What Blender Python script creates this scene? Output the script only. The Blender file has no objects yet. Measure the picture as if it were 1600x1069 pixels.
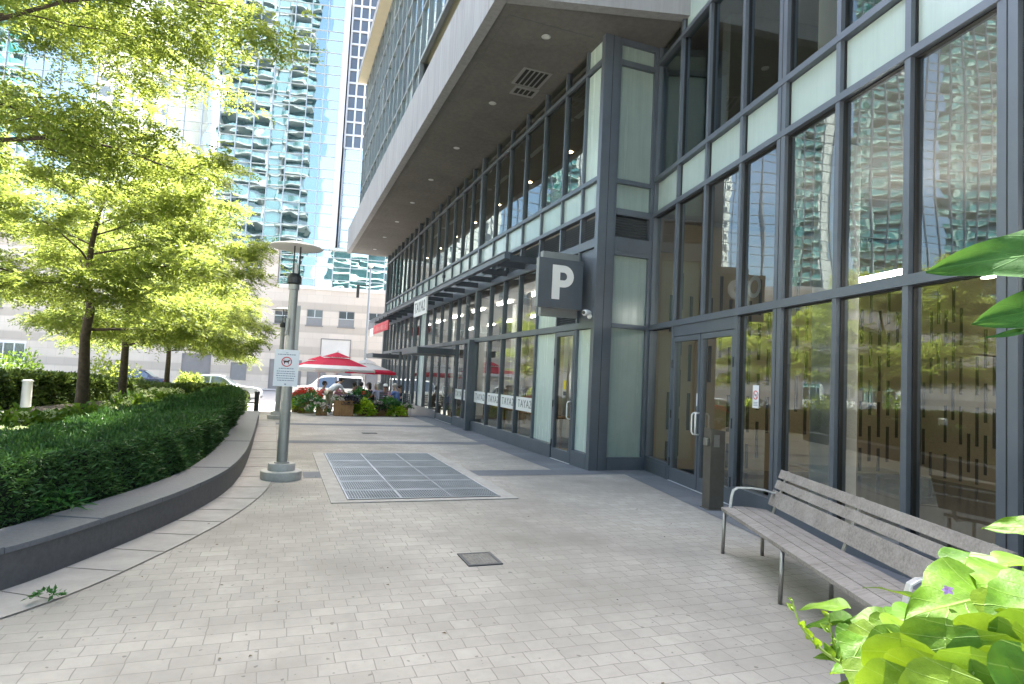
import bpy, bmesh, math, random
import numpy as np
from mathutils import Vector, Matrix
R = math.radians
sc = bpy.context.scene
COL = sc.collection

# ------------------------------------------------------------------ camera, sky, sun, exposure
def look(yaw, pitch, roll, loc, lens):
    cam = bpy.data.cameras.new('camera'); cam.sensor_width = 36; cam.lens = lens
    cam.clip_start = 0.05; cam.clip_end = 3000
    o = bpy.data.objects.new('camera', cam); COL.objects.link(o); o.location = loc
    f = Vector((math.sin(yaw)*math.cos(pitch), math.cos(yaw)*math.cos(pitch), math.sin(pitch)))
    r = Vector((math.cos(yaw), -math.sin(yaw), 0)); u = r.cross(f)
    r2 = r*math.cos(roll)+u*math.sin(roll); u2 = -r*math.sin(roll)+u*math.cos(roll)
    m = Matrix((r2, u2, -f)).transposed().to_4x4(); m.translation = Vector(loc)
    o.matrix_world = m
    return o
sc.camera = look(R(20.6), R(3.35), R(2.8), (0, 0, 1.6), 36*955/1600)

SUN_EL, SUN_AZ = R(61), R(29.4)          # azimuth measured from +Y towards +X
w = bpy.data.worlds.new('World'); sc.world = w; w.use_nodes = True
wn = w.node_tree.nodes; bg = wn['Background']
sky = wn.new('ShaderNodeTexSky'); sky.sky_type = 'NISHITA'; sky.sun_disc = False
sky.sun_elevation = SUN_EL; sky.sun_rotation = SUN_AZ; sky.air_density = 1.0; sky.dust_density = 4.5; sky.ozone_density = .3
w.node_tree.links.new(sky.outputs[0], bg.inputs[0]); bg.inputs[1].default_value = 0.15
sl = bpy.data.lights.new('sun', 'SUN'); sl.energy = 4.0; sl.angle = R(0.5); sl.color = (1, .95, .86)
so = bpy.data.objects.new('sun', sl); COL.objects.link(so)
sd = Vector((math.sin(SUN_AZ)*math.cos(SUN_EL), math.cos(SUN_AZ)*math.cos(SUN_EL), math.sin(SUN_EL)))
so.rotation_euler = sd.to_track_quat('Z', 'Y').to_euler(); so.location = (20, 30, 60)
vs = sc.view_settings; vs.view_transform = 'Standard'; vs.look = 'None'; vs.gamma = 1; vs.use_curve_mapping = False
vs.exposure = 2.75
sc.cycles.max_bounces = 8; sc.cycles.transparent_max_bounces = 24; sc.cycles.glossy_bounces = 5; sc.cycles.diffuse_bounces = 4
sc.cycles.caustics_reflective = False; sc.cycles.caustics_refractive = False
sc.cycles.sample_clamp_indirect = 6

# ------------------------------------------------------------------ helpers
def tag(o, label=None, cat=None, group=None, kind=None):
    if label: o['label'] = label
    if cat: o['category'] = cat
    if group: o['group'] = group
    if kind: o['kind'] = kind
    return o
def empty(name, loc=(0, 0, 0), rz=0, label=None, cat=None, group=None):
    o = bpy.data.objects.new(name, None); COL.objects.link(o); o.location = loc; o.rotation_euler = (0, 0, rz)
    o.empty_display_size = .2
    return tag(o, label, cat, group)
def kids(o): return [c for c in o.children]
def copy_tree(o, parent=None):
    c = o.copy(); COL.objects.link(c)
    if parent: c.parent = parent
    for ch in kids(o): copy_tree(ch, c)
    return c
def wloc(o):
    v = Vector((0, 0, 0))
    while o is not None:
        v = v+o.location; o = o.parent
    return v

class MB:
    """collects shapes, then links them as ONE mesh"""
    def __init__(s, M=None): s.v = []; s.f = []; s.M = M
    def add(s, vs_, fs):
        b = len(s.v)
        s.v += [(s.M @ Vector(p)) if s.M else Vector(p) for p in vs_]
        s.f += [[i+b for i in f] for f in fs]; return s
    def box(s, x0, x1, y0, y1, z0, z1):
        return s.add([(x0,y0,z0),(x1,y0,z0),(x1,y1,z0),(x0,y1,z0),(x0,y0,z1),(x1,y0,z1),(x1,y1,z1),(x0,y1,z1)],
                     [(3,2,1,0),(4,5,6,7),(0,1,5,4),(1,2,6,5),(2,3,7,6),(3,0,4,7)])
    def quad(s, *p): return s.add(p, [tuple(range(len(p)))])
    def beam(s, p0, p1, w, h, up=(0,0,1)):
        p0, p1 = Vector(p0), Vector(p1); d = (p1-p0).normalized(); a = d.cross(Vector(up)).normalized(); b = a.cross(d)
        vs_ = []
        for p in (p0, p1):
            for i, j in ((-1,-1),(1,-1),(1,1),(-1,1)): vs_.append(p+a*(i*w/2)+b*(j*h/2))
        return s.add(vs_, [(0,1,2,3),(7,6,5,4),(0,4,5,1),(1,5,6,2),(2,6,7,3),(3,7,4,0)])
    def tube(s, pts, rad, n=8, cap=True):
        pts = [Vector(p) for p in pts]; rad = rad if hasattr(rad, '__len__') else [rad]*len(pts)
        vs_ = []; fs = []; a = None
        for i, p in enumerate(pts):
            d = (pts[min(i+1, len(pts)-1)]-pts[max(i-1, 0)]).normalized()
            if a is None: a = d.orthogonal().normalized()
            a = (a-d*a.dot(d)).normalized(); b = d.cross(a)
            for k in range(n):
                t = 2*math.pi*k/n; vs_.append(p+(a*math.cos(t)+b*math.sin(t))*rad[i])
        for i in range(len(pts)-1):
            for k in range(n): fs.append((i*n+k, i*n+(k+1) % n, (i+1)*n+(k+1) % n, (i+1)*n+k))
        if cap: fs.append(tuple(range(n-1, -1, -1))); fs.append(tuple((len(pts)-1)*n+k for k in range(n)))
        return s.add(vs_, fs)
    def lathe(s, prof, c=(0,0,0), n=24):
        vs_ = []; fs = []; m = len(prof)
        for k in range(n):
            t = 2*math.pi*k/n
            for r, z in prof: vs_.append((c[0]+r*math.cos(t), c[1]+r*math.sin(t), c[2]+z))
        for k in range(n):
            for i in range(m-1): fs.append((k*m+i, ((k+1) % n)*m+i, ((k+1) % n)*m+i+1, k*m+i+1))
        return s.add(vs_, fs)
    def prism(s, poly, z0, z1):
        n = len(poly); vs_ = [(x,y,z0) for x,y in poly]+[(x,y,z1) for x,y in poly]
        return s.add(vs_, [tuple(range(n-1,-1,-1)), tuple(range(n, 2*n))]+[(i,(i+1)%n,n+(i+1)%n,n+i) for i in range(n)])
    def ball(s, c, r, nu=10, nv=7):
        r = r if hasattr(r, '__len__') else (r, r, r)
        vs_ = [(c[0],c[1],c[2]-r[2])]
        for j in range(1, nv):
            ph = -math.pi/2+math.pi*j/nv
            for i in range(nu):
                t = 2*math.pi*i/nu; vs_.append((c[0]+r[0]*math.cos(ph)*math.cos(t), c[1]+r[1]*math.cos(ph)*math.sin(t), c[2]+r[2]*math.sin(ph)))
        vs_.append((c[0],c[1],c[2]+r[2])); fs = []
        for i in range(nu): fs.append((0, 1+(i+1)%nu, 1+i))
        for j in range(nv-2):
            for i in range(nu): fs.append((1+j*nu+i, 1+j*nu+(i+1)%nu, 1+(j+1)*nu+(i+1)%nu, 1+(j+1)*nu+i))
        L = len(vs_)-1
        for i in range(nu): fs.append((1+(nv-2)*nu+i, 1+(nv-2)*nu+(i+1)%nu, L))
        return s.add(vs_, fs)
    def build(s, name, m, parent=None, smooth=False, recalc=True, bevel=0, world=True, autosmooth=False):
        off = wloc(parent) if (parent and world) else Vector((0,0,0))
        me = bpy.data.meshes.new(name); me.from_pydata([tuple(p-off) for p in s.v], [], s.f)
        if recalc:
            bm = bmesh.new(); bm.from_mesh(me); bmesh.ops.recalc_face_normals(bm, faces=bm.faces)
            if bevel: bmesh.ops.bevel(bm, geom=list(bm.edges), offset=bevel, segments=2, affect='EDGES', profile=.6)
            bm.to_mesh(me); bm.free()
        if smooth:
            for p in me.polygons: p.use_smooth = True
            if autosmooth:
                try: me.set_sharp_from_angle(angle=R(40))
                except Exception: pass
        o = bpy.data.objects.new(name, me); COL.objects.link(o)
        if m:
            for mm in (m if isinstance(m, (list, tuple)) else [m]): me.materials.append(mm)
        if parent: o.parent = parent
        return o

def np_mesh(name, V, F, m, parent=None, off=None):
    """V (n,3), F (k,4) quads"""
    if parent is not None:
        l = wloc(parent); V = V-np.array([l.x, l.y, l.z])
    me = bpy.data.meshes.new(name); n = len(V); k = len(F); q = F.shape[1]
    me.vertices.add(n); me.vertices.foreach_set('co', np.ascontiguousarray(V, dtype=np.float32).ravel())
    me.loops.add(k*q); me.loops.foreach_set('vertex_index', np.ascontiguousarray(F, dtype=np.int32).ravel())
    me.polygons.add(k); me.polygons.foreach_set('loop_start', np.arange(0, k*q, q, dtype=np.int32))
    try: me.polygons.foreach_set('loop_total', np.full(k, q, dtype=np.int32))
    except Exception: pass
    me.update(calc_edges=True); me.validate()
    o = bpy.data.objects.new(name, me); COL.objects.link(o); me.materials.append(m)
    if parent is not None: o.parent = parent
    return o

# ------------------------------------------------------------------ materials
def nodes(name):
    m = bpy.data.materials.new(name); m.use_nodes = True; nt = m.node_tree
    return m, nt, nt.nodes, nt.links, nt.nodes['Principled BSDF']
def mixc(nt, fac, a, b, mode='MIX'):
    n = nt.nodes.new('ShaderNodeMix'); n.data_type = 'RGBA'; n.blend_type = mode
    for sock, v in ((n.inputs[0], fac), (n.inputs[6], a), (n.inputs[7], b)):
        if hasattr(v, 'is_output'): nt.links.new(v, sock)
        elif isinstance(v, (int, float)): sock.default_value = v
        else: sock.default_value = (*v[:3], 1)
    return n.outputs[2]
def noise(nt, scale, detail=4, rough=.6, vec=None, dim='3D'):
    n = nt.nodes.new('ShaderNodeTexNoise'); n.inputs['Scale'].default_value = scale; n.inputs['Detail'].default_value = detail; n.inputs['Roughness'].default_value = rough
    if vec is None:
        tc = nt.nodes.new('ShaderNodeTexCoord'); vec = tc.outputs['Object']
    nt.links.new(vec, n.inputs['Vector']); return n.outputs[0]
def ramp(nt, x, a, b, c0=(0,0,0), c1=(1,1,1)):
    n = nt.nodes.new('ShaderNodeValToRGB'); n.color_ramp.elements[0].position = a; n.color_ramp.elements[1].position = b
    n.color_ramp.elements[0].color = (*c0, 1); n.color_ramp.elements[1].color = (*c1, 1); nt.links.new(x, n.inputs[0]); return n.outputs[0]
def bump(nt, h, bsdf, strength=.3, dist=.01):
    b = nt.nodes.new('ShaderNodeBump'); b.inputs['Strength'].default_value = strength; b.inputs['Distance'].default_value = dist
    nt.links.new(h, b.inputs['Height']); nt.links.new(b.outputs[0], bsdf.inputs['Normal']); return b
def mat(name, col, rough=.6, metal=0, var=.18, scale=3, bumps=0, bscale=60, spec=.5, emit=0, streak=0):
    m, nt, N, L, p = nodes(name)
    p.inputs['Roughness'].default_value = rough; p.inputs['Metallic'].default_value = metal; p.inputs['Specular IOR Level'].default_value = spec
    dark = [c*(1-var) for c in col]; lite = [min(1, c*(1+var)) for c in col]
    n = noise(nt, scale, 5, .65); L.new(ramp(nt, n, .3, .7, dark, lite), p.inputs['Base Color'])
    if streak:   # rain streaks and grime running down the face
        tc = N.new('ShaderNodeTexCoord'); mp = N.new('ShaderNodeMapping'); mp.inputs['Scale'].default_value = (9, 9, .35); L.new(tc.outputs['Object'], mp.inputs[0])
        sn = noise(nt, 1, 6, .72, mp.outputs[0]); src = p.inputs['Base Color'].links[0].from_socket
        L.new(mixc(nt, ramp(nt, sn, .45, .75, (0,0,0), (streak,)*3), src, [c*.55 for c in col]), p.inputs['Base Color'])
        L.new(ramp(nt, sn, .35, .7, (rough*.9,)*3, (min(1, rough*1.5),)*3), p.inputs['Roughness'])
    if bumps: bump(nt, noise(nt, bscale, 3), p, bumps, .004)
    if emit:
        p.inputs['Emission Color'].default_value = (*col, 1); p.inputs['Emission Strength'].default_value = emit
    return m
def leaf_mat(name, cols, trans, tfac=.45, rough=.45):
    m, nt, N, L, p = nodes(name)
    g = N.new('ShaderNodeNewGeometry'); rp = N.new('ShaderNodeValToRGB')
    e = rp.color_ramp.elements
    while len(e) < len(cols): e.new(.5)
    for i, c in enumerate(cols): e[i].position = i/(len(cols)-1); e[i].color = (*c, 1)
    L.new(g.outputs['Random Per Island'], rp.inputs[0]); L.new(rp.outputs[0], p.inputs['Base Color'])
    p.inputs['Roughness'].default_value = rough; p.inputs['Specular IOR Level'].default_value = .3
    t = N.new('ShaderNodeBsdfTranslucent'); L.new(mixc(nt, .75, rp.outputs[0], trans), t.inputs[0])
    mx = N.new('ShaderNodeMixShader'); mx.inputs[0].default_value = tfac
    L.new(p.outputs[0], mx.inputs[1]); L.new(t.outputs[0], mx.inputs[2]); L.new(mx.outputs[0], N['Material Output'].inputs[0])
    return m
def glass_mat(name, tint=(.82,.86,.85), ior=1.9, wav=.0, refl=(.93,1,.985)):
    m, nt, N, L, p = nodes(name); N.remove(p)
    fr = N.new('ShaderNodeFresnel'); fr.inputs[0].default_value = ior
    tr = N.new('ShaderNodeBsdfTransparent'); tr.inputs[0].default_value = (*tint, 1)
    gl = N.new('ShaderNodeBsdfGlossy'); gl.inputs['Roughness'].default_value = 0.0; gl.inputs[0].default_value = (*refl, 1)
    mx = N.new('ShaderNodeMixShader'); L.new(fr.outputs[0], mx.inputs[0]); L.new(tr.outputs[0], mx.inputs[1]); L.new(gl.outputs[0], mx.inputs[2])
    L.new(mx.outputs[0], N['Material Output'].inputs[0])
    return m
def opaque_glass(name, col, base=.3, refl=(.85,.97,1), wav=0, wscale=.5):
    m, nt, N, L, p = nodes(name)
    p.inputs['Base Color'].default_value = (*col, 1); p.inputs['Roughness'].default_value = .3
    fr = N.new('ShaderNodeFresnel'); fr.inputs[0].default_value = 1.6
    mt = N.new('ShaderNodeMath'); mt.operation = 'ADD'; mt.use_clamp = True; L.new(fr.outputs[0], mt.inputs[0]); mt.inputs[1].default_value = base
    gl = N.new('ShaderNodeBsdfGlossy'); gl.inputs['Roughness'].default_value = 0.0; gl.inputs[0].default_value = (*refl, 1)
    if wav:
        b = N.new('ShaderNodeBump'); b.inputs['Strength'].default_value = 1; b.inputs['Distance'].default_value = wav
        L.new(noise(nt, wscale, 2, .5), b.inputs['Height']); L.new(b.outputs[0], gl.inputs['Normal'])
    mx = N.new('ShaderNodeMixShader'); L.new(mt.outputs[0], mx.inputs[0]); L.new(p.outputs[0], mx.inputs[1]); L.new(gl.outputs[0], mx.inputs[2])
    L.new(mx.outputs[0], N['Material Output'].inputs[0]); return m

def paver_mat(name, c1, c2, mortar, bw, rh, rot=0, stain=.30):
    m, nt, N, L, p = nodes(name)
    tc = N.new('ShaderNodeTexCoord'); mp = N.new('ShaderNodeMapping'); mp.inputs['Rotation'].default_value = (0, 0, rot)
    L.new(tc.outputs['Object'], mp.inputs['Vector'])
    # slightly ragged courses
    nz = N.new('ShaderNodeTexNoise'); nz.inputs['Scale'].default_value = 7; L.new(mp.outputs[0], nz.inputs['Vector'])
    vm = N.new('ShaderNodeVectorMath'); vm.operation = 'MULTIPLY_ADD'; L.new(nz.outputs['Color'], vm.inputs[0]); vm.inputs[1].default_value = (.018, .018, 0); L.new(mp.outputs[0], vm.inputs[2])
    def brick(w_, h_, off, sq, sqf):
        b = N.new('ShaderNodeTexBrick'); b.inputs['Scale'].default_value = 1; b.inputs['Brick Width'].default_value = w_; b.inputs['Row Height'].default_value = h_
        b.inputs['Mortar Size'].default_value = .0035; b.inputs['Mortar Smooth'].default_value = .35; b.offset = off; b.squash = sq; b.squash_frequency = sqf
        b.inputs['Color1'].default_value = (0,0,0,1); b.inputs['Color2'].default_value = (1,1,1,1); b.inputs['Mortar'].default_value = (.5,.5,.5,1); b.inputs['Bias'].default_value = 0
        L.new(vm.outputs[0], b.inputs['Vector']); return b
    b = brick(bw, rh, .37, 1.45, 3)
    colr = mixc(nt, b.outputs[0], c1, c2)
    big = noise(nt, .55, 5, .6); colr = mixc(nt, ramp(nt, big, .40, .66), colr, [c*(1-stain) for c in c1])
    mid = noise(nt, 14, 6, .75); colr = mixc(nt, ramp(nt, mid, .45, .8, (0,0,0), (.35,.35,.35)), colr, [c*.62 for c in c1])
    fine = noise(nt, 240, 3, .7); colr = mixc(nt, ramp(nt, fine, .55, .8, (0,0,0), (.35,.35,.35)), colr, [c*.5 for c in c1])
    spot = noise(nt, 21, 1, .5); colr = mixc(nt, ramp(nt, spot, .715, .74, (0,0,0), (.5,.5,.5)), colr, (.05,.05,.045))
    colr = mixc(nt, b.outputs['Fac'], colr, mortar)
    L.new(colr, p.inputs['Base Color']); p.inputs['Roughness'].default_value = .82; p.inputs['Specular IOR Level'].default_value = .35
    inv = N.new('ShaderNodeMath'); inv.operation = 'SUBTRACT'; inv.inputs[0].default_value = 1; L.new(b.outputs['Fac'], inv.inputs[1])
    ad = N.new('ShaderNodeMath'); ad.operation = 'MULTIPLY_ADD'; L.new(mid, ad.inputs[0]); ad.inputs[1].default_value = .25; L.new(inv.outputs[0], ad.inputs[2])
    bump(nt, ad.outputs[0], p, .5, .006)
    return m

def grate_mat():
    m, nt, N, L, p = nodes('galvanised grating')
    L.new(ramp(nt, noise(nt, 2.2, 4), .3, .7, (.40,.44,.48), (.56,.6,.64)), p.inputs['Base Color']); p.inputs['Metallic'].default_value = .7; p.inputs['Roughness'].default_value = .45
    return m

def stone_band_mat():
    """light limestone with darker horizontal bands at fixed heights and fine joints"""
    m, nt, N, L, p = nodes('banded limestone')
    tc = N.new('ShaderNodeTexCoord'); sp = N.new('ShaderNodeSeparateXYZ'); L.new(tc.outputs['Object'], sp.inputs[0])
    md = N.new('ShaderNodeMath'); md.operation = 'FRACT'; dv = N.new('ShaderNodeMath'); dv.operation = 'MULTIPLY_ADD'
    L.new(sp.outputs[2], dv.inputs[0]); dv.inputs[1].default_value = 1/2.05; dv.inputs[2].default_value = .03; L.new(dv.outputs[0], md.inputs[0])
    band = ramp(nt, md.outputs[0], .63, .64)
    base = ramp(nt, noise(nt, .35, 5), .3, .7, (.64,.555,.465), (.74,.655,.56))
    base = mixc(nt, band, base, (.54,.47,.395))
    mp = N.new('ShaderNodeMapping'); mp.inputs['Rotation'].default_value = (R(90), 0, 0); L.new(tc.outputs['Object'], mp.inputs[0])
    b = N.new('ShaderNodeTexBrick'); b.inputs['Scale'].default_value = 1; b.inputs['Brick Width'].default_value = 1.4; b.inputs['Row Height'].default_value = .683; b.inputs['Mortar Size'].default_value = .008
    b.inputs['Color1'].default_value = (.93,.93,.93,1); b.inputs['Color2'].default_value = (1,1,1,1); b.inputs['Mortar'].default_value = (.7,.7,.7,1); L.new(mp.outputs[0], b.inputs['Vector'])
    L.new(mixc(nt, 1.0, base, b.outputs[0], 'MULTIPLY'), p.inputs['Base Color']); p.inputs['Roughness'].default_value = .75
    return m

def wood_mat(name, ca, cb, axis_scale=(3, 60, 60)):
    m, nt, N, L, p = nodes(name)
    tc = N.new('ShaderNodeTexCoord'); mp = N.new('ShaderNodeMapping'); mp.inputs['Scale'].default_value = axis_scale; L.new(tc.outputs['Object'], mp.inputs[0])
    n1 = noise(nt, 1, 6, .7, mp.outputs[0]); n2 = noise(nt, 5, 5, .7)
    c = ramp(nt, n1, .3, .72, ca, cb); c = mixc(nt, ramp(nt, n2, .4, .75, (0,0,0), (.5,.5,.5)), c, [x*1.35 for x in cb])
    g = N.new('ShaderNodeNewGeometry'); L.new(mixc(nt, g.outputs['Random Per Island'], c, mixc(nt, .25, c, ca)), p.inputs['Base Color'])
    p.inputs['Roughness'].default_value = .8; bump(nt, n1, p, .35, .003); return m

M = {}
M['frame'] = mat('blue grey painted aluminium', (.122,.142,.172), .4, .35, .08, 2)
M['frame_dark'] = mat('dark grey painted aluminium', (.075,.085,.102), .42, .3, .08, 2)
M['gasket'] = mat('black gasket', (.012,.013,.015), .5)
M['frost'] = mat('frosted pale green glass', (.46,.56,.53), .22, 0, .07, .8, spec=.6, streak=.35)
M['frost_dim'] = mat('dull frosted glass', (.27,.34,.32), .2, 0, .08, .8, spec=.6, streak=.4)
M['spandrel'] = mat('pale blue spandrel glass', (.36,.45,.44), .14, 0, .06, .8, spec=.7, streak=.25)
M['louvre'] = mat('louvre metal', (.10,.115,.13), .45, .3, .08)
M['slot_shade'] = mat('dark cavity', (.01,.011,.012), .9)
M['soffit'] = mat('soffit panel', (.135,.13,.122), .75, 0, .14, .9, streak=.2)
M['fascia'] = mat('pale grey fascia', (.27,.27,.28), .55, 0, .09, .5, streak=.45)
M['tan'] = mat('beige soffit', (.50,.45,.33), .8, 0, .05)
M['glass'] = glass_mat('window glass', (.84,.87,.86), 2.4)
M['glass_b'] = glass_mat('lobby glass', (.82,.86,.85), 2.3)
M['tower_glass'] = opaque_glass('teal tower glass', (.006,.045,.048), .52, (.90,.99,1))
M['upper_glass'] = opaque_glass('teal upper glass', (.03,.09,.09), .34, (.9,.98,.98))
M['upper_pale'] = opaque_glass('pale upper glass', (.42,.5,.49), .2, (.9,.97,.97))
M['upper_dark'] = opaque_glass('dark upper glass', (.06,.062,.066), .02)
M['tower_alu'] = mat('tower aluminium', (.46,.5,.52), .4, .3, .05)
M['alu'] = mat('silver aluminium', (.62,.64,.65), .35, .4, .05)
M['white_frame'] = mat('white frame', (.78,.79,.79), .4, .1, .04)
M['stone'] = stone_band_mat()
M['stone_dark'] = mat('recess stone', (.26,.245,.235), .8, 0, .12, 1)
M['cornice'] = mat('pale cornice', (.70,.66,.60), .7, 0, .07, .6)
M['wgrey'] = mat('grey door panel', (.24,.24,.24), .6, 0, .08)
M['paver'] = paver_mat('concrete pavers', (.325,.314,.283), (.385,.372,.337), (.215,.206,.186), .150, .136)
M['slab'] = mat('granite slab strip', (.30,.294,.275), .8, 0, .14, 4, .3, 180)
M['band'] = paver_mat('dark granite band', (.135,.15,.17), (.18,.195,.215), (.09,.09,.095), .6, .3, 0, .15)
M['curb'] = mat('concrete kerb', (.33,.325,.305), .85, 0, .15, 5, .4, 150)
M['road'] = mat('sunlit tone asphalt', (.30,.29,.275), .9, 0, .15, 1.2, .4, 90)  # base colour raised so the street looks sunlit
M['walk'] = mat('concrete walk', (.42,.40,.37), .88, 0, .12, 1.5, .3, 120)
M['soil'] = mat('planting soil', (.035,.025,.018), .95, 0, .4, 12, .8, 40)
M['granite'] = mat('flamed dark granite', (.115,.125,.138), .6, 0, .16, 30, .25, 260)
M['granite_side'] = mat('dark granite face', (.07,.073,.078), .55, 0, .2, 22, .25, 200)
M['grate'] = grate_mat()
M['pit_shade'] = mat('grate void shade', (.05,.052,.056), .9)
M['steel'] = mat('brushed steel', (.34,.335,.32), .38, .9, .1, 20)
M['steel_white'] = mat('cast aluminium', (.68,.69,.69), .35, .5, .06)
M['bollard'] = mat('bronze grey steel', (.15,.14,.125), .42, .7, .12, 6)
M['pole'] = mat('galvanised pole', (.30,.305,.29), .45, .5, .1, 8)
M['lamp_dark'] = mat('lamp head black', (.03,.033,.035), .4, .3)
M['lamp_disc'] = mat('white lamp disc', (.66,.66,.63), .5, 0, .06)
M['concrete'] = mat('light concrete', (.40,.395,.37), .85, 0, .16, 9, .5, 90)
M['white'] = mat('white paint', (.80,.80,.79), .4, 0, .03)
M['sign_white'] = mat('sign white', (.70,.73,.78), .45, 0, .02)
M['ink'] = mat('sign ink', (.20,.25,.34), .6, 0, .1)
M['ink_dark'] = mat('dark ink', (.03,.03,.035), .6, 0, .1)
M['red'] = mat('red paint', (.55,.035,.05), .5, 0, .08)
M['sign_grey'] = mat('sign grey', (.09,.105,.125), .45, .1, .06)
M['sign_rim'] = mat('sign rim', (.24,.255,.26), .5, .1, .06)
M['wood_old'] = wood_mat('weathered grey wood', (.135,.121,.110), (.31,.292,.275))
M['tub'] = wood_mat('cedar tub', (.22,.115,.05), (.38,.22,.10), (40, 40, 3))
M['bark'] = mat('brown bark', (.055,.042,.03), .9, 0, .4, 14, 1, 30)
M['leaf'] = leaf_mat('locust leaf', [(.014,.050,.007), (.03,.085,.010), (.065,.125,.015)], (.52,.61,.12), .52)
M['leaf2'] = leaf_mat('far locust leaf', [(.022,.065,.009), (.045,.10,.012), (.08,.14,.018)], (.54,.63,.13), .52)
M['yew'] = leaf_mat('yew leaf', [(.018,.058,.016), (.038,.102,.026), (.075,.165,.042)], (.09,.2,.03), .2, .5)
M['yew_core_shade'] = mat('yew core shade', (.006,.014,.007), .95, 0, .4, 8)
M['boxleaf'] = leaf_mat('far hedge leaf', [(.02,.045,.012), (.04,.075,.018), (.065,.11,.03)], (.2,.28,.05), .25)
M['hyd'] = leaf_mat('hydrangea leaf', [(.03,.085,.02), (.06,.14,.025), (.10,.18,.03)], (.3,.45,.05), .35)
M['hydflower'] = leaf_mat('hydrangea flower', [(.45,.52,.30), (.62,.66,.45), (.5,.6,.25)], (.6,.65,.35), .3)
M['lime'] = leaf_mat('lime vine leaf', [(.09,.22,.012), (.13,.27,.02), (.18,.30,.02)], (.45,.65,.02), .42, .4)
M['lime_far'] = leaf_mat('lime leaf', [(.16,.32,.02), (.26,.42,.02), (.36,.5,.03)], (.45,.6,.03), .4)
M['green_mid'] = leaf_mat('mid green leaf', [(.02,.08,.015), (.03,.12,.03), (.05,.17,.05)], (.1,.3,.04), .3)
M['dark_leaf'] = leaf_mat('purple black leaf', [(.012,.018,.02), (.03,.04,.045), (.05,.035,.06)], (.05,.05,.06), .2)
M['flower_red'] = leaf_mat('red flower', [(.55,.03,.02), (.75,.10,.05), (.6,.02,.06)], (.8,.1,.06), .3)
M['flower_pale'] = leaf_mat('pale flower', [(.45,.35,.40), (.6,.55,.5), (.35,.42,.25)], (.6,.5,.5), .3)
M['purple'] = mat('purple petal', (.42,.25,.60), .6)
M['stem'] = mat('vine stem', (.16,.25,.05), .6, 0, .2, 20)
M['umb_red'] = leaf_mat('red canvas', [(.50,.02,.055), (.54,.022,.06)], (.75,.03,.08), .25, .8)
M['umb_white'] = leaf_mat('white canvas', [(.74,.73,.70), (.78,.77,.74)], (.8,.78,.72), .3, .8)
M['lob_wall'] = mat('beige lobby panel', (.42,.34,.22), .6, 0, .07, .7)
M['lob_wood'] = mat('amber wood panel', (.45,.29,.06), .5, 0, .15, 2)
M['lob_slot'] = mat('lobby slot', (.075,.062,.045), .7)
M['lob_floor'] = mat('lobby floor', (.10,.095,.09), .2, 0, .1, 1)
M['lob_ceil'] = mat('lobby ceiling', (.34,.31,.28), .8, 0, .06)
M['lob_white'] = mat('white column', (.66,.67,.66), .6, 0, .04)
M['shop_wall'] = mat('pale shop wall', (.40,.35,.30), .8, 0, .12, 1.2)
M['lob_dark'] = mat('dark interior wall', (.16,.14,.125), .8, 0, .1)
M['warm'] = mat('warm downlight', (1,.80,.52), .4, emit=9, var=0)
M['tube'] = mat('white tube light', (1,.96,.88), .4, emit=8, var=0)
M['decal'] = mat('white window film', (.74,.75,.75), .5, 0, .02)
M['rub'] = mat('tyre rubber', (.02,.02,.02), .85)
M['rim'] = mat('alloy rim', (.45,.45,.46), .3, .8)
M['carglass'] = opaque_glass('car glass', (.02,.025,.028), .08)
M['car_white'] = mat('white car paint', (.74,.74,.75), .18, 0, .02, spec=.7)
M['car_silver'] = mat('silver car paint', (.48,.5,.53), .22, .5, .03, spec=.7)
M['car_dark'] = mat('dark blue car paint', (.04,.05,.08), .2, .3, .03, spec=.7)
M['tail'] = mat('red lens', (.4,.02,.02), .2)
M['lens'] = mat('clear lens', (.6,.62,.64), .1)
M['plastic'] = mat('black plastic', (.03,.03,.032), .6)
M['skin'] = mat('skin', (.46,.29,.21), .6, 0, .06)
M['skin2'] = mat('tan skin', (.33,.19,.13), .6, 0, .06)
M['hair_dark'] = mat('dark hair', (.018,.013,.011), .6, 0, .3, 60)
M['hair_grey'] = mat('grey hair', (.42,.38,.33), .7, 0, .2, 60)
M['hair_brown'] = mat('brown hair', (.09,.05,.03), .7, 0, .2, 60)
M['condo_slab'] = mat('pale balcony slab', (.19,.22,.22), .7, 0, .05)
M['condo_rail'] = opaque_glass('green balcony glass', (.03,.09,.09), .08)
M['condo_slab2'] = mat('sunlit balcony slab', (.32,.46,.42), .7, 0, .05)  # paler teal copy of the slab, as the rail below; sunlight put into the colour
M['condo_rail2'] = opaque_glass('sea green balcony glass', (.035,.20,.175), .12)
M['condo_wall'] = opaque_glass('teal condo glazing', (.008,.035,.038), .07)
M['condo_pale'] = mat('pale precast', (.55,.56,.54), .8, 0, .05)
for nm, c in dict(shirt_white=(.72,.72,.72), shirt_blue=(.12,.19,.42), shirt_navy=(.03,.04,.09), shirt_black=(.02,.02,.022), shirt_lav=(.33,.34,.46), shirt_pink=(.5,.2,.26), khaki=(.42,.35,.26), denim=(.06,.09,.17), shirt_print=(.26,.25,.32), shirt_red=(.5,.09,.08)).items():
    M[nm] = mat(nm.replace('_', ' '), c, .85, 0, .15, 18)
rnd = random.Random(7)

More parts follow.
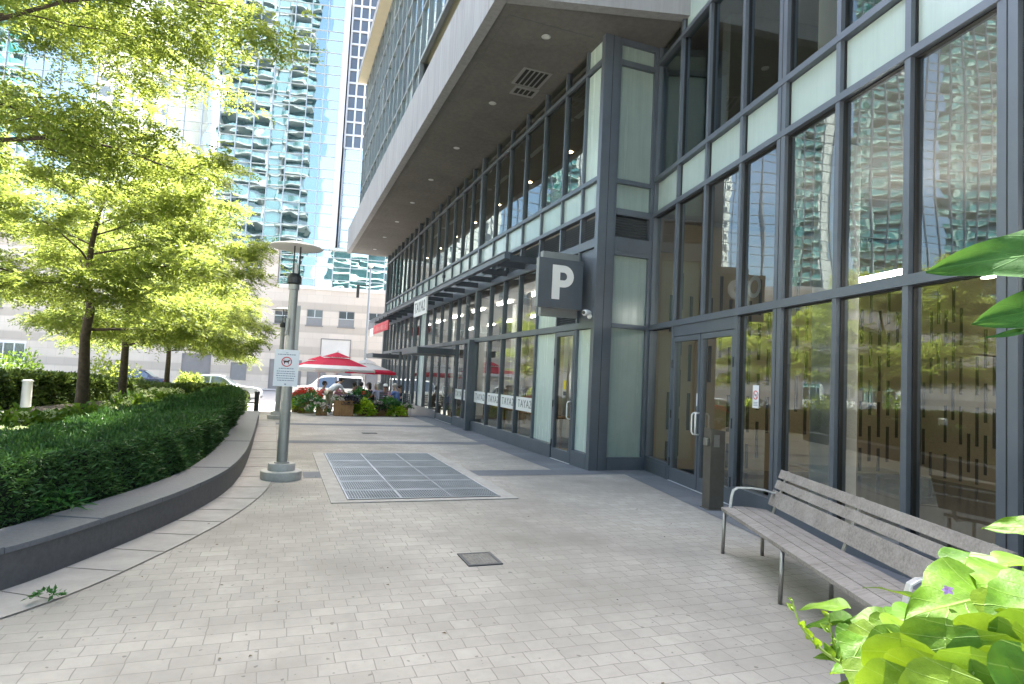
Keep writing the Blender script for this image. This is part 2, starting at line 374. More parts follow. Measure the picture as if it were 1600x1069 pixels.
# ------------------------------------------------------------------ ground levels
def gz(y):
    t = min(1, max(0, (y-22)/9)); return -.5*t*t*(3-2*t)
YS = [-60,-20,-10,0,10,16,20,22]+[22+.75*i for i in range(1, 13)]+[33,36,40,50,60,80,120,250,600]
def sheet(name, x0, x1, y0, y1, dz, m, xs=None, parent=None):
    ys = [y0]+[y for y in YS if y0 < y < y1]+[y1]; xs = xs or [x0, x1]; b = MB()
    vs_ = [(x, y, gz(y)+dz) for y in ys for x in xs]; n = len(xs)
    b.add(vs_, [(j*n+i, j*n+i+1, (j+1)*n+i+1, (j+1)*n+i) for j in range(len(ys)-1) for i in range(n-1)])
    return b.build(name, m, parent, recalc=False)
def strip(name, left, right, dz, m, z=None):
    b = MB(); n = len(left)
    zz = lambda y: (gz(y) if z is None else z)+dz
    b.add([(x, y, zz(y)) for x, y in left]+[(x, y, zz(y)) for x, y in right], [(i, n+i, n+i+1, i+1) for i in range(n-1)])
    return b.build(name, m, recalc=False)
def smooth_path(pts, k=6):
    out = []; P_ = [pts[0]]+list(pts)+[pts[-1]]
    for i in range(1, len(P_)-2):
        for j in range(k):
            t = j/k; a, b_, c, d = (np.array(P_[i+q], float) for q in (-1, 0, 1, 2))
            out.append(tuple(.5*((2*b_)+(-a+c)*t+(2*a-5*b_+4*c-d)*t*t+(-a+3*b_-3*c+d)*t**3)))
    out.append(tuple(map(float, pts[-1]))); return out
def offset_path(p, d):
    out = []
    for i in range(len(p)):
        a = np.array(p[max(i-1, 0)][:2]); b_ = np.array(p[min(i+1, len(p)-1)][:2]); t = (b_-a)/np.linalg.norm(b_-a)
        out.append((p[i][0]+t[1]*d, p[i][1]-t[0]*d))
    return out

tag(sheet('ground', -600, 600, -60, 600, -.03, M['walk']), kind='structure')
tag(sheet('plaza_paving', -2.2, 7.5, -8, 33.5, 0, M['paver']), kind='structure')
tag(sheet('street', -120, 120, 34.2, 56, -.02, M['road']), kind='structure')
tag(sheet('pavement', -120, 120, 56, 63, .04, M['walk']), kind='structure')

# ------------------------------------------------------------------ plaza details
for y0, y1, x0, x1 in ((9.45, 10.0, 3.1, 4.62), (9.45, 10.0, .42, .72), (13.75, 14.25, -.1, 4.62), (18.1, 18.65, -.1, 4.62)):
    tag(sheet('paving_band', x0, x1, y0, y1, .004, M['band']), kind='structure')
tag(sheet('paving_border', 4.62, 5.36, 9.45, 24, .004, M['band']), kind='structure')
s11, c11 = math.sin(R(11)), math.cos(R(11))
def Bp(s, o=0, z=0): return (6.5-s11*s-c11*o, 9.87-c11*s+s11*o, z)
b = MB(); b.quad(Bp(.35, .62, .0045), Bp(.35, .0, .0045), Bp(12, 0, .0045), Bp(12, .62, .0045)); tag(b.build('paving_border', M['band'], recalc=False), kind='structure')
b = MB(); b.quad((5.36, 9.45, .0041), (6.5, 9.45, .0041), (6.5, 9.87, .0041), (5.36, 9.87, .0041)); tag(b.build('paving_border', M['band'], recalc=False), kind='structure')

# planter kerb line (outer face of the granite wall)
OUT = smooth_path([(-4.2,2.2),(-3.0,3.35),(-2.3,4.3),(-1.66,5.11),(-1.29,5.89),(-.98,6.7),(-.74,7.5),(-.53,8.55),(-.43,9.9),(-.41,11.5),(-.42,13.5),(-.45,16),(-.48,19.1)], 5)
M['joint'] = mat('slab joint', (.19,.18,.16), .9)
tag(strip('edge_slabs', OUT, offset_path(OUT, .46), .005, M['slab']), kind='structure')
b = MB(); SL = offset_path(OUT, .46)
for i in range(0, len(OUT)-1, 3):
    p, q = Vector((*OUT[i], .008)), Vector((*SL[i], .008)); b.beam(p, q, .006, .003)
for i in range(len(SL)-1): b.beam((*SL[i], .008), (*SL[i+1], .008), .007, .003)
o = b.build('slab_joints', M['joint']); o['kind'] = 'structure'

# granite seat wall
wall = empty('granite_wall', (-.45, 12, 0), label='low curved dark granite planter wall in front of the clipped hedge', cat='wall')
INN = offset_path(OUT, -.42); b = MB(); n = len(OUT); H = .28
vs_ = [(x, y, -.05) for x, y in OUT]+[(x, y, H-.03) for x, y in OUT]+[(x, y, H-.03) for x, y in INN]+[(x, y, -.05) for x, y in INN]
fs = [(r*n+i, r*n+i+1, ((r+1) % 4)*n+i+1, ((r+1) % 4)*n+i) for r in range(4) for i in range(n-1)]+[(0, n, 2*n, 3*n), (n-1, 4*n-1, 3*n-1, 2*n-1)]
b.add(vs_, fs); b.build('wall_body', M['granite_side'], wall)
CO, CI = offset_path(OUT, .012), offset_path(OUT, -.44)
i = 0
while i < n-1:
    k = min(n-1, i+5); b = MB()
    po, pi_ = CO[i:k+1], CI[i:k+1]
    # 6 mm open joint at each end
    def sh(p, q, d=.004): a = np.array(p); c = np.array(q); return tuple(a+(c-a)/np.linalg.norm(c-a)*d)
    po = [sh(po[0], po[1])]+po[1:-1]+[sh(po[-1], po[-2])]; pi_ = [sh(pi_[0], pi_[1])]+pi_[1:-1]+[sh(pi_[-1], pi_[-2])]
    dz = rnd.uniform(0, .012); b.prism(po+pi_[::-1], H-.028, H+.012+dz); b.build('coping_slab', M['granite'], wall, bevel=.004); i = k

# planting bed behind the wall
bed = [p for p in INN]+[(-2.6, 21), (-5.2, 24), (-6.3, 19), (-5.2, 14.5), (-4.6, 10), (-4.6, 6), (-5.4, 3)]
b = MB(); b.prism(bed, -.04, .2); tag(b.build('planting_bed', M['soil']), kind='structure')
tag(sheet('side_path', -14, -5.9, 8, 20.9, -.024, M['walk']), kind='structure')

# service grate
gr = empty('floor_grate', (1.87, 9.95, 0), label='large rectangular galvanised floor grate set in the paving', cat='grate')
x0, x1, y0, y1 = .87, 2.87, 7.76, 12.12; b = MB(); fw = .2
b.box(x0-fw, x0, y0-.13, y1+.1, .002, .012).box(x1, x1+fw, y0-.13, y1+.1, .002, .012).box(x0, x1, y0-.13, y0, .002, .0118).box(x0, x1, y1, y1+.1, .002, .0118)
b.build('kerb_frame', M['curb'], gr)
b = MB(); b.box(x0, x1, y0, y1, .0045, .006); b.build('pit_shade', M['pit_shade'], gr)  # thin dark sheet; the shaded depth under the bars is only its colour
rows = [y0+.03, y0+.62, y0+1.3, y0+1.75, y0+2.6, y0+3.35, y1-.03]
for r in range(6):
    b = MB(); ya, yb = rows[r]+.012, rows[r+1]-.012; k = 0; dense = (.034, .030, .026, .034, .024, .032)[r]
    x = x0+.012
    while x < x1-.02:
        b.box(x, x+.007, ya, yb, .0062, .0145); x += dense
    y = ya
    while y < yb:
        b.box(x0+.01, x1-.01, y, y+.007, .0062, .0138); y += .085
    for xx in (x0+.01, x0+(x1-x0)/3, x0+2*(x1-x0)/3, x1-.016): b.box(xx, xx+.02, ya, yb, .0061, .0148)
    b.box(x0+.01, x1-.01, ya, ya+.03, .0061, .0149); b.box(x0+.01, x1-.01, yb-.03, yb, .0061, .0149)
    b.build('grating_panel', M['grate'], gr)

M['hatch'] = mat('worn iron cover', (.17,.17,.155), .7, .2, .3, 25, .3, 120)
def hatch(name, c, sx, sy, rz, label):
    o = empty(name, (*c, 0), rz, label, 'drain cover'); b = MB()
    b.box(-sx/2, sx/2, -sy/2, sy/2, .003, .010); b.build('cover_plate', M['hatch'], o, world=False)
    b = MB()
    for s_ in (-1, 1): b.box(s_*sx/2-.014, s_*sx/2+.014, -sy/2-.014, sy/2+.014, .002, .012); b.box(-sx/2+.014, sx/2-.014, s_*sy/2-.014, s_*sy/2+.014, .002, .0119)
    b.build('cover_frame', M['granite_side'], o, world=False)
    b = MB()
    for i in range(9):
        for j in range(9):
            x, y = (i-4)*sx/10, (j-4)*sy/10
            b.box(x-.006, x+.006, y-.002, y+.002, .0101, .0125)
    b.build('tread', M['steel'], o, world=False); return o
hatch('drain_cover', (1.74, 5.17), .28, .33, 0, 'small square iron drain cover in the open paving nearest the viewer')
hatch('drain_cover', (2.25, 16.05), .34, .2, 0, 'small iron drain cover between the two far paving bands')
# fallen leaves and weed
b = MB()
for i in range(46):
    x, y = rnd.uniform(-1, 4.6), rnd.uniform(2.6, 12); a = rnd.uniform(0, 6.3); l = rnd.uniform(.008, .022)
    b.add([(x, y, .006), (x+l*math.cos(a), y+l*math.sin(a), .009), (x+1.6*l*math.cos(a+.4), y+1.6*l*math.sin(a+.4), .006), (x+l*math.cos(a+.9), y+l*math.sin(a+.9), .011)], [(0,1,2,3)])
o = b.build('leaf_litter', mat('dry leaf', (.12,.09,.05), .9), recalc=False); o['kind'] = 'stuff'; o['label'] = 'tiny dry leaf scraps scattered over the paving'; o['category'] = 'leaf litter'

# ------------------------------------------------------------------ the glass fronted building
bld = empty('glass_building', (5.32, 9.9, 0), label='dark framed glass fronted building with a deep overhanging soffit', cat='building')
def fr(o, s, n_):  # local (s, out, z) frame
    return Matrix(((s[0], n_[0], 0, o[0]), (s[1], n_[1], 0, o[1]), (0, 0, 1, 0), (0, 0, 0, 1)))
FA = fr((5.32, 0, 0), (0, 1), (-1, 0)); FB = fr((6.5, 9.87, 0), (-s11, -c11), (-c11, s11)); FC = fr((0, 9.9, 0), (1, 0), (0, -1))
_wr = np.random.RandomState(3)
def pane(name, Mx, a0, a1, z0, z1, m, out=-.04, wavy=0.0, parent=bld, label=None, nx=6, nz=8):
    b = MB(Mx); fl = Mx.determinant() > 0
    if wavy == 0:
        qs = [(a0, out, z0), (a1, out, z0), (a1, out, z1), (a0, out, z1)]; b.quad(*(qs[::-1] if fl else qs)); o = b.build(name, m, parent, recalc=False)
    else:
        tx, tz = _wr.normal(0, wavy*.5, 2); bow = _wr.normal(0, wavy); ph = _wr.uniform(0, 6, 4); vs_ = []
        nz = max(6, int((z1-z0)/.16))
        for j in range(nz+1):
            for i in range(nx+1):
                u, v = i/nx, j/nz; h = (u-.5)*tx+(v-.5)*tz+bow*(math.sin(math.pi*u)*math.sin(math.pi*v))
                h += wavy*.16*math.sin(9*v*(z1-z0)/2+ph[0])*math.sin(3.1*u+ph[1])+wavy*.10*math.sin(21*v*(z1-z0)/2+ph[2]+2*u)
                vs_.append((a0+(a1-a0)*u, out+h, z0+(z1-z0)*v))
        fs = [(j*(nx+1)+i, j*(nx+1)+i+1, (j+1)*(nx+1)+i+1, (j+1)*(nx+1)+i) for j in range(nz) for i in range(nx)]
        b.add(vs_, [q[::-1] for q in fs] if fl else fs); o = b.build(name, m, parent, smooth=True, recalc=False)
    if label: o['label'] = label
    return o
def louvre(Mx, a0, a1, z0, z1, pitch=.045):
    b = MB(Mx); b.box(a0, a1, -.10, -.095, z0, z1); z = z0+pitch*.5
    while z < z1-.01:
        b.add([(a0, -.03, z-.012), (a1, -.03, z-.012), (a1, -.085, z+.022), (a0, -.085, z+.022), (a0, -.03, z-.006), (a1, -.03, z-.006), (a1, -.085, z+.028), (a0, -.085, z+.028)],
              [(0,1,2,3),(7,6,5,4),(0,4,5,1),(1,5,6,2),(2,6,7,3),(3,7,4,0)]); z += pitch
    return b.build('louvre', M['louvre'], bld)

YM = [9.99,10.62,11.55,12.65,13.8,14.9,16.0,17.25,18.3,19.3,20.4,21.55,22.75,23.95,25.1,26.25,27.3,28.35,29.4,30.5,31.5,32.5,33.5,34.5]
THICK = {17.25, 26.25, 34.5}
b = MB(FA)       # frame of the long facade
for y in YM[1:]:
    wd = .075 if y in THICK else .028
    for z0, z1 in ((.28, 2.59), (2.71, 4.1), (4.84, 5.36), (5.44, 7.62), (7.70, 8.13)): b.box(y-wd, y+wd, -.1, .02 if y not in THICK else .045, z0, z1)
for z0, z1 in ((2.59, 2.71), (4.1, 4.26), (4.76, 4.84), (5.36, 5.44), (7.62, 7.70)): b.box(9.99, 34.6, -.1, .032, z0, z1)
b.box(9.99, 10.62, -.1, .036, 0, .28); b.box(11.55, 19.27, -.1, .036, 0, .28); b.box(21.58, 29.37, -.1, .036, -.5, .28); b.box(31.53, 34.6, -.1, .036, -.5, .28)
b.box(16.03, 34.6, -.1, .012, 4.262, 4.757)
for y in YM[1:7]: b.box(y-.03, y+.03, -.1, .015, 4.262, 4.757)
b.box(17.17, 17.33, .05, .2, 0, 2.66)
b.box(34.35, 34.65, -.1, .06, -.5, 8.13)
b.build('facade_frame', M['frame'], bld)
b = MB(FA)
for z in (2.585, 2.715, 4.095, 5.445, 7.615, 7.705): b.box(10.0, 34.4, -.06, -.02, z-.008, z+.008)
b.build('gasket_lines', M['gasket'], bld)
for i in range(len(YM)-1):
    a0, a1 = YM[i]+.03, YM[i+1]-.03
    if i in (0, 2): pane('frosted_panel', FA, a0, a1, .29, 2.58, M['frost'])
    elif i == 13: pane('frosted_panel', FA, a0, a1, .29, 2.58, M['frost'])
    elif i not in (1, 9, 10, 18, 19): pane('window', FA, a0, a1, .29, 2.58, M['glass'], wavy=.0012)
    if i in (2, 13): pane('frosted_panel', FA, a0, a1, 2.72, 4.09, M['frost'])
    elif i == 0: pane('metal_panel', FA, a0, a1, 2.72, 4.09, M['frame'], -.02)
    elif i == 1: louvre(FA, a0, a1, 2.72, 3.3); pane('metal_panel', FA, a0, a1, 3.33, 4.09, M['frame'], -.02)
    else: pane('window', FA, a0, a1, 2.72, 4.09, M['glass'], wavy=.0012)
    pane('spandrel_panel', FA, a0, a1, 4.85, 5.35, M['spandrel'])
    if i == 0:
        pane('frosted_panel', FA, a0, a1, 5.45, 7.61, M['frost']); pane('frosted_panel', FA, a0, a1, 7.71, 8.12, M['frost'])
    else:
        pane('upper_window', FA, a0, a1, 5.45, 7.61, M['glass'], wavy=.0012); pane('clerestory', FA, a0, a1, 7.71, 8.12, M['glass'])
    if i < 6: louvre(FA, a0, a1, 4.30, 4.72)

def door(Mx, a0, a1, z0, z1, hinge, wd=.07, kick=.22, m=None, name='door'):
    d = bpy.data.objects.new(name, None); COL.objects.link(d); d.parent = bld
    p = Mx @ Vector((a0, 0, z0)); d.location = p-Vector(bld.location)
    b = MB(Mx); b.box(a0+.008, a0+wd, -.06, .025, z0+.012, z1-.006); b.box(a1-wd, a1-.008, -.06, .025, z0+.012, z1-.006)
    b.box(a0+wd, a1-wd, -.06, .024, z0+.012, z0+kick); b.box(a0+wd, a1-wd, -.06, .024, z1-.09, z1-.006); b.build('door_frame', M['frame'], d)
    pane('door_pane', Mx, a0+wd, a1-wd, z0+kick, z1-.09, m or M['glass_b'], -.01, .0008, d)
    b = MB(Mx); hs = a1-wd*.5 if hinge == 'l' else a0+wd*.5; dr = -1 if hinge == 'l' else 1
    b.tube([(hs, .03, z0+.86), (hs, .09, z0+.87), (hs+dr*.02, .10, z0+.9), (hs+dr*.02, .10, z0+1.16), (hs, .09, z0+1.19), (hs, .03, z0+1.2)], .014, 8); b.build('handle', M['white'], d, smooth=True)
    b = MB(Mx); h0 = a0+.004 if hinge == 'l' else a1-.004
    for z in (.25, 1.05, 1.9): b.tube([(h0, .03, z0+z), (h0, .03, z0+z+.14)], .013, 6)
    b.build('hinge', M['lamp_dark'], d)
    b = MB(Mx); b.box(a0, a1, -.04, .05, z0-.0, z0+.011); b.build('threshold', M['alu'], d); return d
d = door(FA, 10.65, 11.52, .0, 2.58, 'r', m=M['glass']); d['label'] = 'narrow glass door beside the corner column'
b = MB(FA); b.lathe([(0, 0), (.055, 0), (.055, .004)], (0,0,0), 16)
b = MB(FA); b.box(10.98, 11.10, .0, .004, 1.42, 1.60); b.build('yellow_sticker', mat('yellow sticker', (.62,.5,.03), .5), d)
b = MB(FA); b.box(10.98, 11.10, .0, .004, 1.30, 1.38); b.build('grey_sticker', M['frame_dark'], d)
for a0, a1, h in ((19.33, 20.4, 'l'), (20.4, 21.52, 'r'), (29.43, 30.5, 'l'), (30.5, 31.47, 'r')): door(FA, a0, a1, gz(a0), 2.56, h, m=M['glass'])
# window film strips with lettering
def text_mesh(txt, size, m, name, parent, mw, bold=0.0, align='CENTER', ext=.002):
    cu = bpy.data.curves.new('t', 'FONT'); cu.body = txt; cu.size = size; cu.align_x = align; cu.align_y = 'CENTER'; cu.offset = bold; cu.extrude = ext; cu.space_character = 1.1
    t = bpy.data.objects.new('t', cu); COL.objects.link(t); dg = bpy.context.evaluated_depsgraph_get()
    me = bpy.data.meshes.new_from_object(t.evaluated_get(dg)); bpy.data.objects.remove(t)
    me.transform(mw); me.transform(Matrix.Translation(-wloc(parent))) if parent else None
    me.materials.clear(); me.materials.append(m)
    o = bpy.data.objects.new(name, me); COL.objects.link(o)
    if parent: o.parent = parent
    return o
def facade_text(Mx, a, out, z, flip):
    """text lying on a facade, x axis along +-s, facing outwards"""
    sx = -1 if flip else 1
    return Mx @ Matrix(((sx, 0, 0, a), (0, 0, 1, out), (0, 1, 0, z), (0, 0, 0, 1)))
for i in (3, 4, 5, 6, 7, 8):
    a0, a1 = YM[i]+.03, YM[i+1]-.03; b = MB(FA); b.box(a0, a1, -.036, -.034, .84, 1.16); f = b.build('window_film', M['decal'], bld)
    text_mesh('TAYA2', .26, M['wgrey'], 'lettering', f, facade_text(FA, (a0+a1)/2, -.03, 1.0, True))
M['alu_dull'] = mat('dull aluminium', (.22,.24,.25), .45, .3, .06)
# corner column and return wall
b = MB(); b.box(5.285, 5.60, 9.86, 9.985, 0, 8.13); b.box(5.295, 5.35, 9.99, 10.0, 0, 8.13); b.box(5.60, 5.615, 9.872, 9.98, 0, 8.13); b.build('corner_column', M['frame'], bld)
b = MB(); b.box(5.458, 5.466, 9.857, 9.862, 0, 8.13); b.build('column_seam', M['gasket'], bld)
b = MB(FC)
b.box(5.615, 5.66, -.1, .02, 0, 8.13); b.box(6.40, 6.52, -.1, .02, 0, 8.13)
for z0, z1 in ((0, .24), (2.62, 2.70), (3.98, 4.32), (4.74, 4.86), (5.34, 5.42), (7.62, 7.72), (8.03, 8.13)): b.box(5.66, 6.40, -.1, .03, z0, z1)
b.box(5.72, 6.34, .03, .036, 4.06, 4.24)
b.build('return_frame', M['frame'], bld)
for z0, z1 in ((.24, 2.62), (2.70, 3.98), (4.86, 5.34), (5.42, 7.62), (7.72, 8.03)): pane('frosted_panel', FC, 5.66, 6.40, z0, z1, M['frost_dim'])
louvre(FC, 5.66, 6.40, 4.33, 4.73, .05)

# entrance facade
SM = [0.0, 1.03, 2.06, 3.10, 4.05, 5.08, 6.03, 7.0, 8.0, 9.03, 10.0, 11.0, 12.0]
TH = {4.05, 7.0, 10.0}
b = MB(FB)
for s in SM:
    wd = .085 if s in TH else .034
    if s == 2.06: segs = ((2.72, 4.78), (4.86, 5.46), (5.54, 7.76), (7.84, 8.78))
    else: segs = ((.0, 2.62), (2.72, 4.78), (4.86, 5.46), (5.54, 7.76), (7.84, 8.78))
    for z0, z1 in segs: b.box(s-wd, s+wd, -.12, .03, z0, z1)
for z0, z1 in ((2.62, 2.72), (4.78, 4.86), (5.46, 5.54), (7.76, 7.84), (8.78, 8.9)): b.box(-.05, 12.1, -.12, .042, z0, z1)
b.box(.034, .996, -.1, .03, 0, .27)
for i in range(3, 12): b.box(SM[i]+.03, SM[i+1]-.03, -.1, .03, 0, .27)
b.box(1.064, 3.066, -.1, .02, 2.44, 2.618); b.box(.08, .95, .03, .036, .05, .22)
b.build('entrance_frame', M['frame'], bld)
b = MB(FB)
for s in SM[1:-1]:
    wd = .085 if s in TH else .034
    for sg in (-1, 1): b.box(s+sg*(wd+.006)-.006, s+sg*(wd+.006)+.006, -.07, -.02, .27, 8.7)
    if s in TH: b.box(s-.004, s+.004, .031, .034, 0, 8.7)
for z in (2.612, 2.728, 4.772, 5.548): b.box(0, 12, -.07, -.02, z-.008, z+.008)
b.build('gasket_lines', M['gasket'], bld)
for i in range(12):
    a0, a1 = SM[i]+.05, SM[i+1]-.05
    if SM[i] in TH: a0 += .045
    if SM[i+1] in TH: a1 -= .045
    if i not in (1, 2): pane('entrance_window', FB, a0, a1, .275, 2.605, M['glass_b'], wavy=.0009)
    pane('entrance_window', FB, a0, a1, 2.735, 4.765, M['glass_b'], wavy=.0011)
    pane('spandrel_panel', FB, a0, a1, 4.87, 5.45, M['spandrel'])
    pane('entrance_window', FB, a0, a1, 5.555, 7.75, M['glass_b'], wavy=.0010)
    pane('spandrel_panel' if i > 0 else 'entrance_window', FB, a0, a1, 7.85, 8.77, M['spandrel'] if i > 0 else M['glass_b'])
d1 = door(FB, 1.066, 2.056, .0, 2.435, 'l'); d2 = door(FB, 2.064, 3.064, .0, 2.435, 'r')
b = MB(FB); b.box(1.99, 2.02, .026, .03, 1.3, 1.5); b.build('notice', M['sign_white'], d1)
# no smoking notice on the pane beside the doors
st = MB(FB); st.box(3.46, 3.60, -.036, -.033, 1.36, 1.66); st = st.build('notice', M['sign_white'], bld); st['label'] = 'small white no smoking notice on the glass beside the double doors'
def ring(Mx, a, z, r0, r1, out, m, name, parent, n=24):
    b = MB(Mx); vs_ = []
    for k in range(n):
        t = 2*math.pi*k/n
        for r in (r0, r1): vs_.append((a+r*math.cos(t), out, z+r*math.sin(t)))
    b.add(vs_, [(2*k, 2*k+1, 2*((k+1) % n)+1, 2*((k+1) % n)) for k in range(n)]); return b.build(name, m, parent, recalc=False)
ring(FB, 3.53, 1.53, .047, .06, -.031, M['red'], 'ban_ring', st)
b = MB(FB); b.beam((3.49, -.0312, 1.57), (3.57, -.0312, 1.49), .002, .012, (0,1,0)); b.build('ban_slash', M['red'], st)
b = MB(FB); b.box(3.50, 3.56, -.0325, -.0316, 1.525, 1.537); b.build('cigarette', M['ink_dark'], st)
b = MB(FB)
for k in range(3): b.box(3.48, 3.58, -.0325, -.0316, 1.39+.02*k, 1.398+.02*k)
b.build('small_print', M['ink'], st)
for tx, a in (('C', 2.62), ('O', 3.05)):
    pass
text_mesh('CO', .42, M['decal'], 'lettering', bld, facade_text(FB, 2.78, -.33, 3.05, False), .012)

# overhanging storeys
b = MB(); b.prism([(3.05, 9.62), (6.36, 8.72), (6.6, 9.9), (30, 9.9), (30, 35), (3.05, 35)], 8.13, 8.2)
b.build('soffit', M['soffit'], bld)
b = MB(); b.prism([(3.045, 9.60), (3.25, 9.60), (3.25, 35.05), (3.045, 35.05)], 8.10, 9.5)
b.prism([(3.255, 9.545), (6.34, 8.70), (6.40, 8.9), (3.255, 9.76)], 8.10, 9.5); b.build('fascia', M['fascia'], bld)
b = MB(); b.box(3.42, 3.43, 10.1, 34.9, 8.1285, 8.13); b.box(3.43, 5.2, 10.1, 10.11, 8.1285, 8.13); b.box(4.1, 4.105, 10.12, 34.9, 8.1287, 8.13)
for y in range(12, 35, 3): b.box(3.44, 5.25, y, y+.005, 8.1286, 8.13)
b.build('soffit_seam', M['frame_dark'], bld)
for y in (10.45, 13.6, 16.8, 20.0, 23.1, 26.4, 29.8, 33.1):
    f = MB(); f.lathe([(.055, 0), (.085, -.004), (.092, -.012), (.085, -.018), (.055, -.006)], (4.32, y, 8.129), 20); f = f.build('downlight', M['alu'], bld, smooth=True)
    f2 = MB(); f2.lathe([(0, 0), (.055, 0)], (4.32, y, 8.123), 16); f2.build('lamp_lens', M['lob_white'], f)
for xa, xb, ya, yb, nb in ((4.42, 4.98, 11.75, 12.42, 5), (4.55, 5.02, 12.56, 12.9, 4)):
    f = MB(); f.box(xa-.05, xb+.05, ya-.05, yb+.05, 8.118, 8.128); f = f.build('soffit_vent', M['wgrey'], bld)
    f2 = MB()
    for k in range(nb):
        if ya < 12.2: x_ = xa+(xb-xa)*(k+.15)/nb; f2.box(x_, x_+(xb-xa)/nb*.66, ya, yb, 8.114, 8.1175)
        else: x_ = xa+(xb-xa)*(k+.1)/nb; f2.box(x_, x_+(xb-xa)/nb*.7, ya+.05, yb-.05, 8.114, 8.1175)
    f2.build('vent_slot_shade', M['slot_shade'], f)  # dark bars laid on the vent, slot shade given by colour
# upper wall with inset terrace
FU = fr((3.6, 0, 0), (0, 1), (-1, 0)); b = MB(FU); UZ = [9.5, 10.85, 11.65, 13.4, 14.9, 16.5, 18.0]; ny = 24; y0u, y1u = 9.7, 34.9
yu = [y0u+(y1u-y0u)*i/ny for i in range(ny+1)]
for i, y in enumerate(yu):
    z0 = 11.7 if y < 19.0 else 9.5; b.box(y-.035, y+.035, -.08, .05, z0, 18.0)
for z in UZ[2:]: b.box(y0u, y1u, -.08, .035, z-.04, z+.04)
b.box(19.3, y1u, -.08, .035, 10.81, 10.89); b.box(9.7, 19.4, -.1, .045, 11.6, 11.72)
b.build('upper_frame', M['alu_dull'], bld)
for i in range(ny):
    a0, a1 = yu[i]+.035, yu[i+1]-.035
    for j in range(6):
        if j < 2 and yu[i] < 19.0: continue
        pane('storey_window', FU, a0, a1, UZ[j]+.04, UZ[j+1]-.04, rnd.choice([M['upper_glass'], M['upper_glass'], M['upper_pale'], M['upper_dark'], M['upper_glass']]), -.03, .003, nx=3)
b = MB(); b.box(3.62, 6.6, 9.72, 19.25, 11.66, 11.70); b.build('terrace_ceiling', M['tan'], bld)
b = MB(); b.box(6.6, 6.65, 9.7, 19.3, 9.5, 11.66); b.box(3.66, 6.6, 19.26, 19.31, 9.5, 11.66); b.box(3.05, 6.6, 9.65, 34.9, 9.42, 9.49); b.build('terrace_wall', M['frame_dark'], bld)
b = MB(); b.box(3.68, 3.73, 19.15, 19.24, 9.5, 11.6); b.box(3.7, 6.5, 19.20, 19.25, 10.6, 10.65); b.build('terrace_rail', M['frame'], bld)
b = MB(); b.box(3.05, 30, 9.65, 35.2, 18.0, 18.5); b.build('roof_slab', M['fascia'], bld)
b = MB(); b.box(3.07, 3.55, 9.67, 35.18, 17.985, 17.998); b.build('roof_soffit', M['tan'], bld)
# solid rear body, and unseen storeys above the entrance massed to shade the plaza
b = MB(); b.box(13.5, 30, 10.2, 34.8, -.6, 18.0); b.box(6.7, 13.5, 34.62, 34.8, -.6, 18.0); b.box(5.45, 6.7, 34.62, 34.8, -.6, 8.13); b.box(3.7, 13.5, 34.75, 34.95, 8.25, 18.0); b.build('rear_wall', M['lob_dark'], bld)
b = MB(FB); b.box(-.6, 12.1, -.3, -.05, 8.9, 18.4); b.box(11.9, 12.1, -12, -.3, 0, 18.4); b.box(-.6, 12.1, -12, -.3, 18.2, 18.4); b.box(-.6, 12.1, -12.2, -12, 0, 18.4); b.build('entrance_upper_shade_wall', M['frame_dark'], bld)

# interiors
b = MB(); b.box(5.45, 13.4, 10.05, 34.5, -.012, .0); b.build('shop_floor', M['lob_floor'], bld)
b = MB(); b.box(5.44, 13.4, 10.05, 34.5, 4.2, 4.8); b.build('floor_slab', M['lob_ceil'], bld)
b = MB(); b.box(12.2, 12.3, 10.05, 34.5, 0, 8.1); b.box(5.5, 12.2, 10.25, 10.3, 0, 4.2); b.box(5.5, 12.2, 10.25, 10.3, 4.8, 8.1); b.build('shop_wall', M['shop_wall'], bld)
b = MB(); b.box(5.5, 13.4, 10.3, 34.5, 8.02, 8.1); b.build('upper_ceiling', M['lob_ceil'], bld)
b = MB()
for y in (14.2, 15.6, 20, 24, 28): b.box(7.6, 7.9, y, y+.32, 0, 4.2)
b.build('shop_column', M['lob_white'], bld)
b = MB()
for y in (12.95, 14.6, 16.3): b.box(6.6, 6.66, y, y+.16, .3, 4.1)
b.build('hanging_strip', M['lob_wall'], bld)
b = MB()
for y in range(12, 34, 3): b.lathe([(0, 0), (.09, 0)], (7.2, y+.3, 8.01), 14)
b.build('upper_downlight', M['warm'], bld)
b = MB()
for y in range(12, 34, 3):
    for x in (6.3, 8.2): b.box(x, x+.12, y, y+1.2, 8.0, 8.015)
b.build('upper_linear_light', M['lob_white'], bld)
b = MB()
for y in range(13, 34, 3):
    for x in (7.0, 9.5): b.box(x, x+.1, y, y+1.3, 4.12, 4.14)
b.build('shop_fill_light', M['tube'], bld)  # glowing strips added to brighten the shop interior
# bar tables inside the shop
for y in (12.9, 14.2, 15.5, 16.7):
    b = MB(); b.box(5.8, 6.5, y-.35, y+.35, .72, .75); b.tube([(6.15, y, 0), (6.15, y, .72)], .03, 8); b.lathe([(0, 0), (.22, 0), (.2, .03), (0, .04)], (6.15, y, 0.0), 16)
    b.build('shop_table', M['tub'], bld)
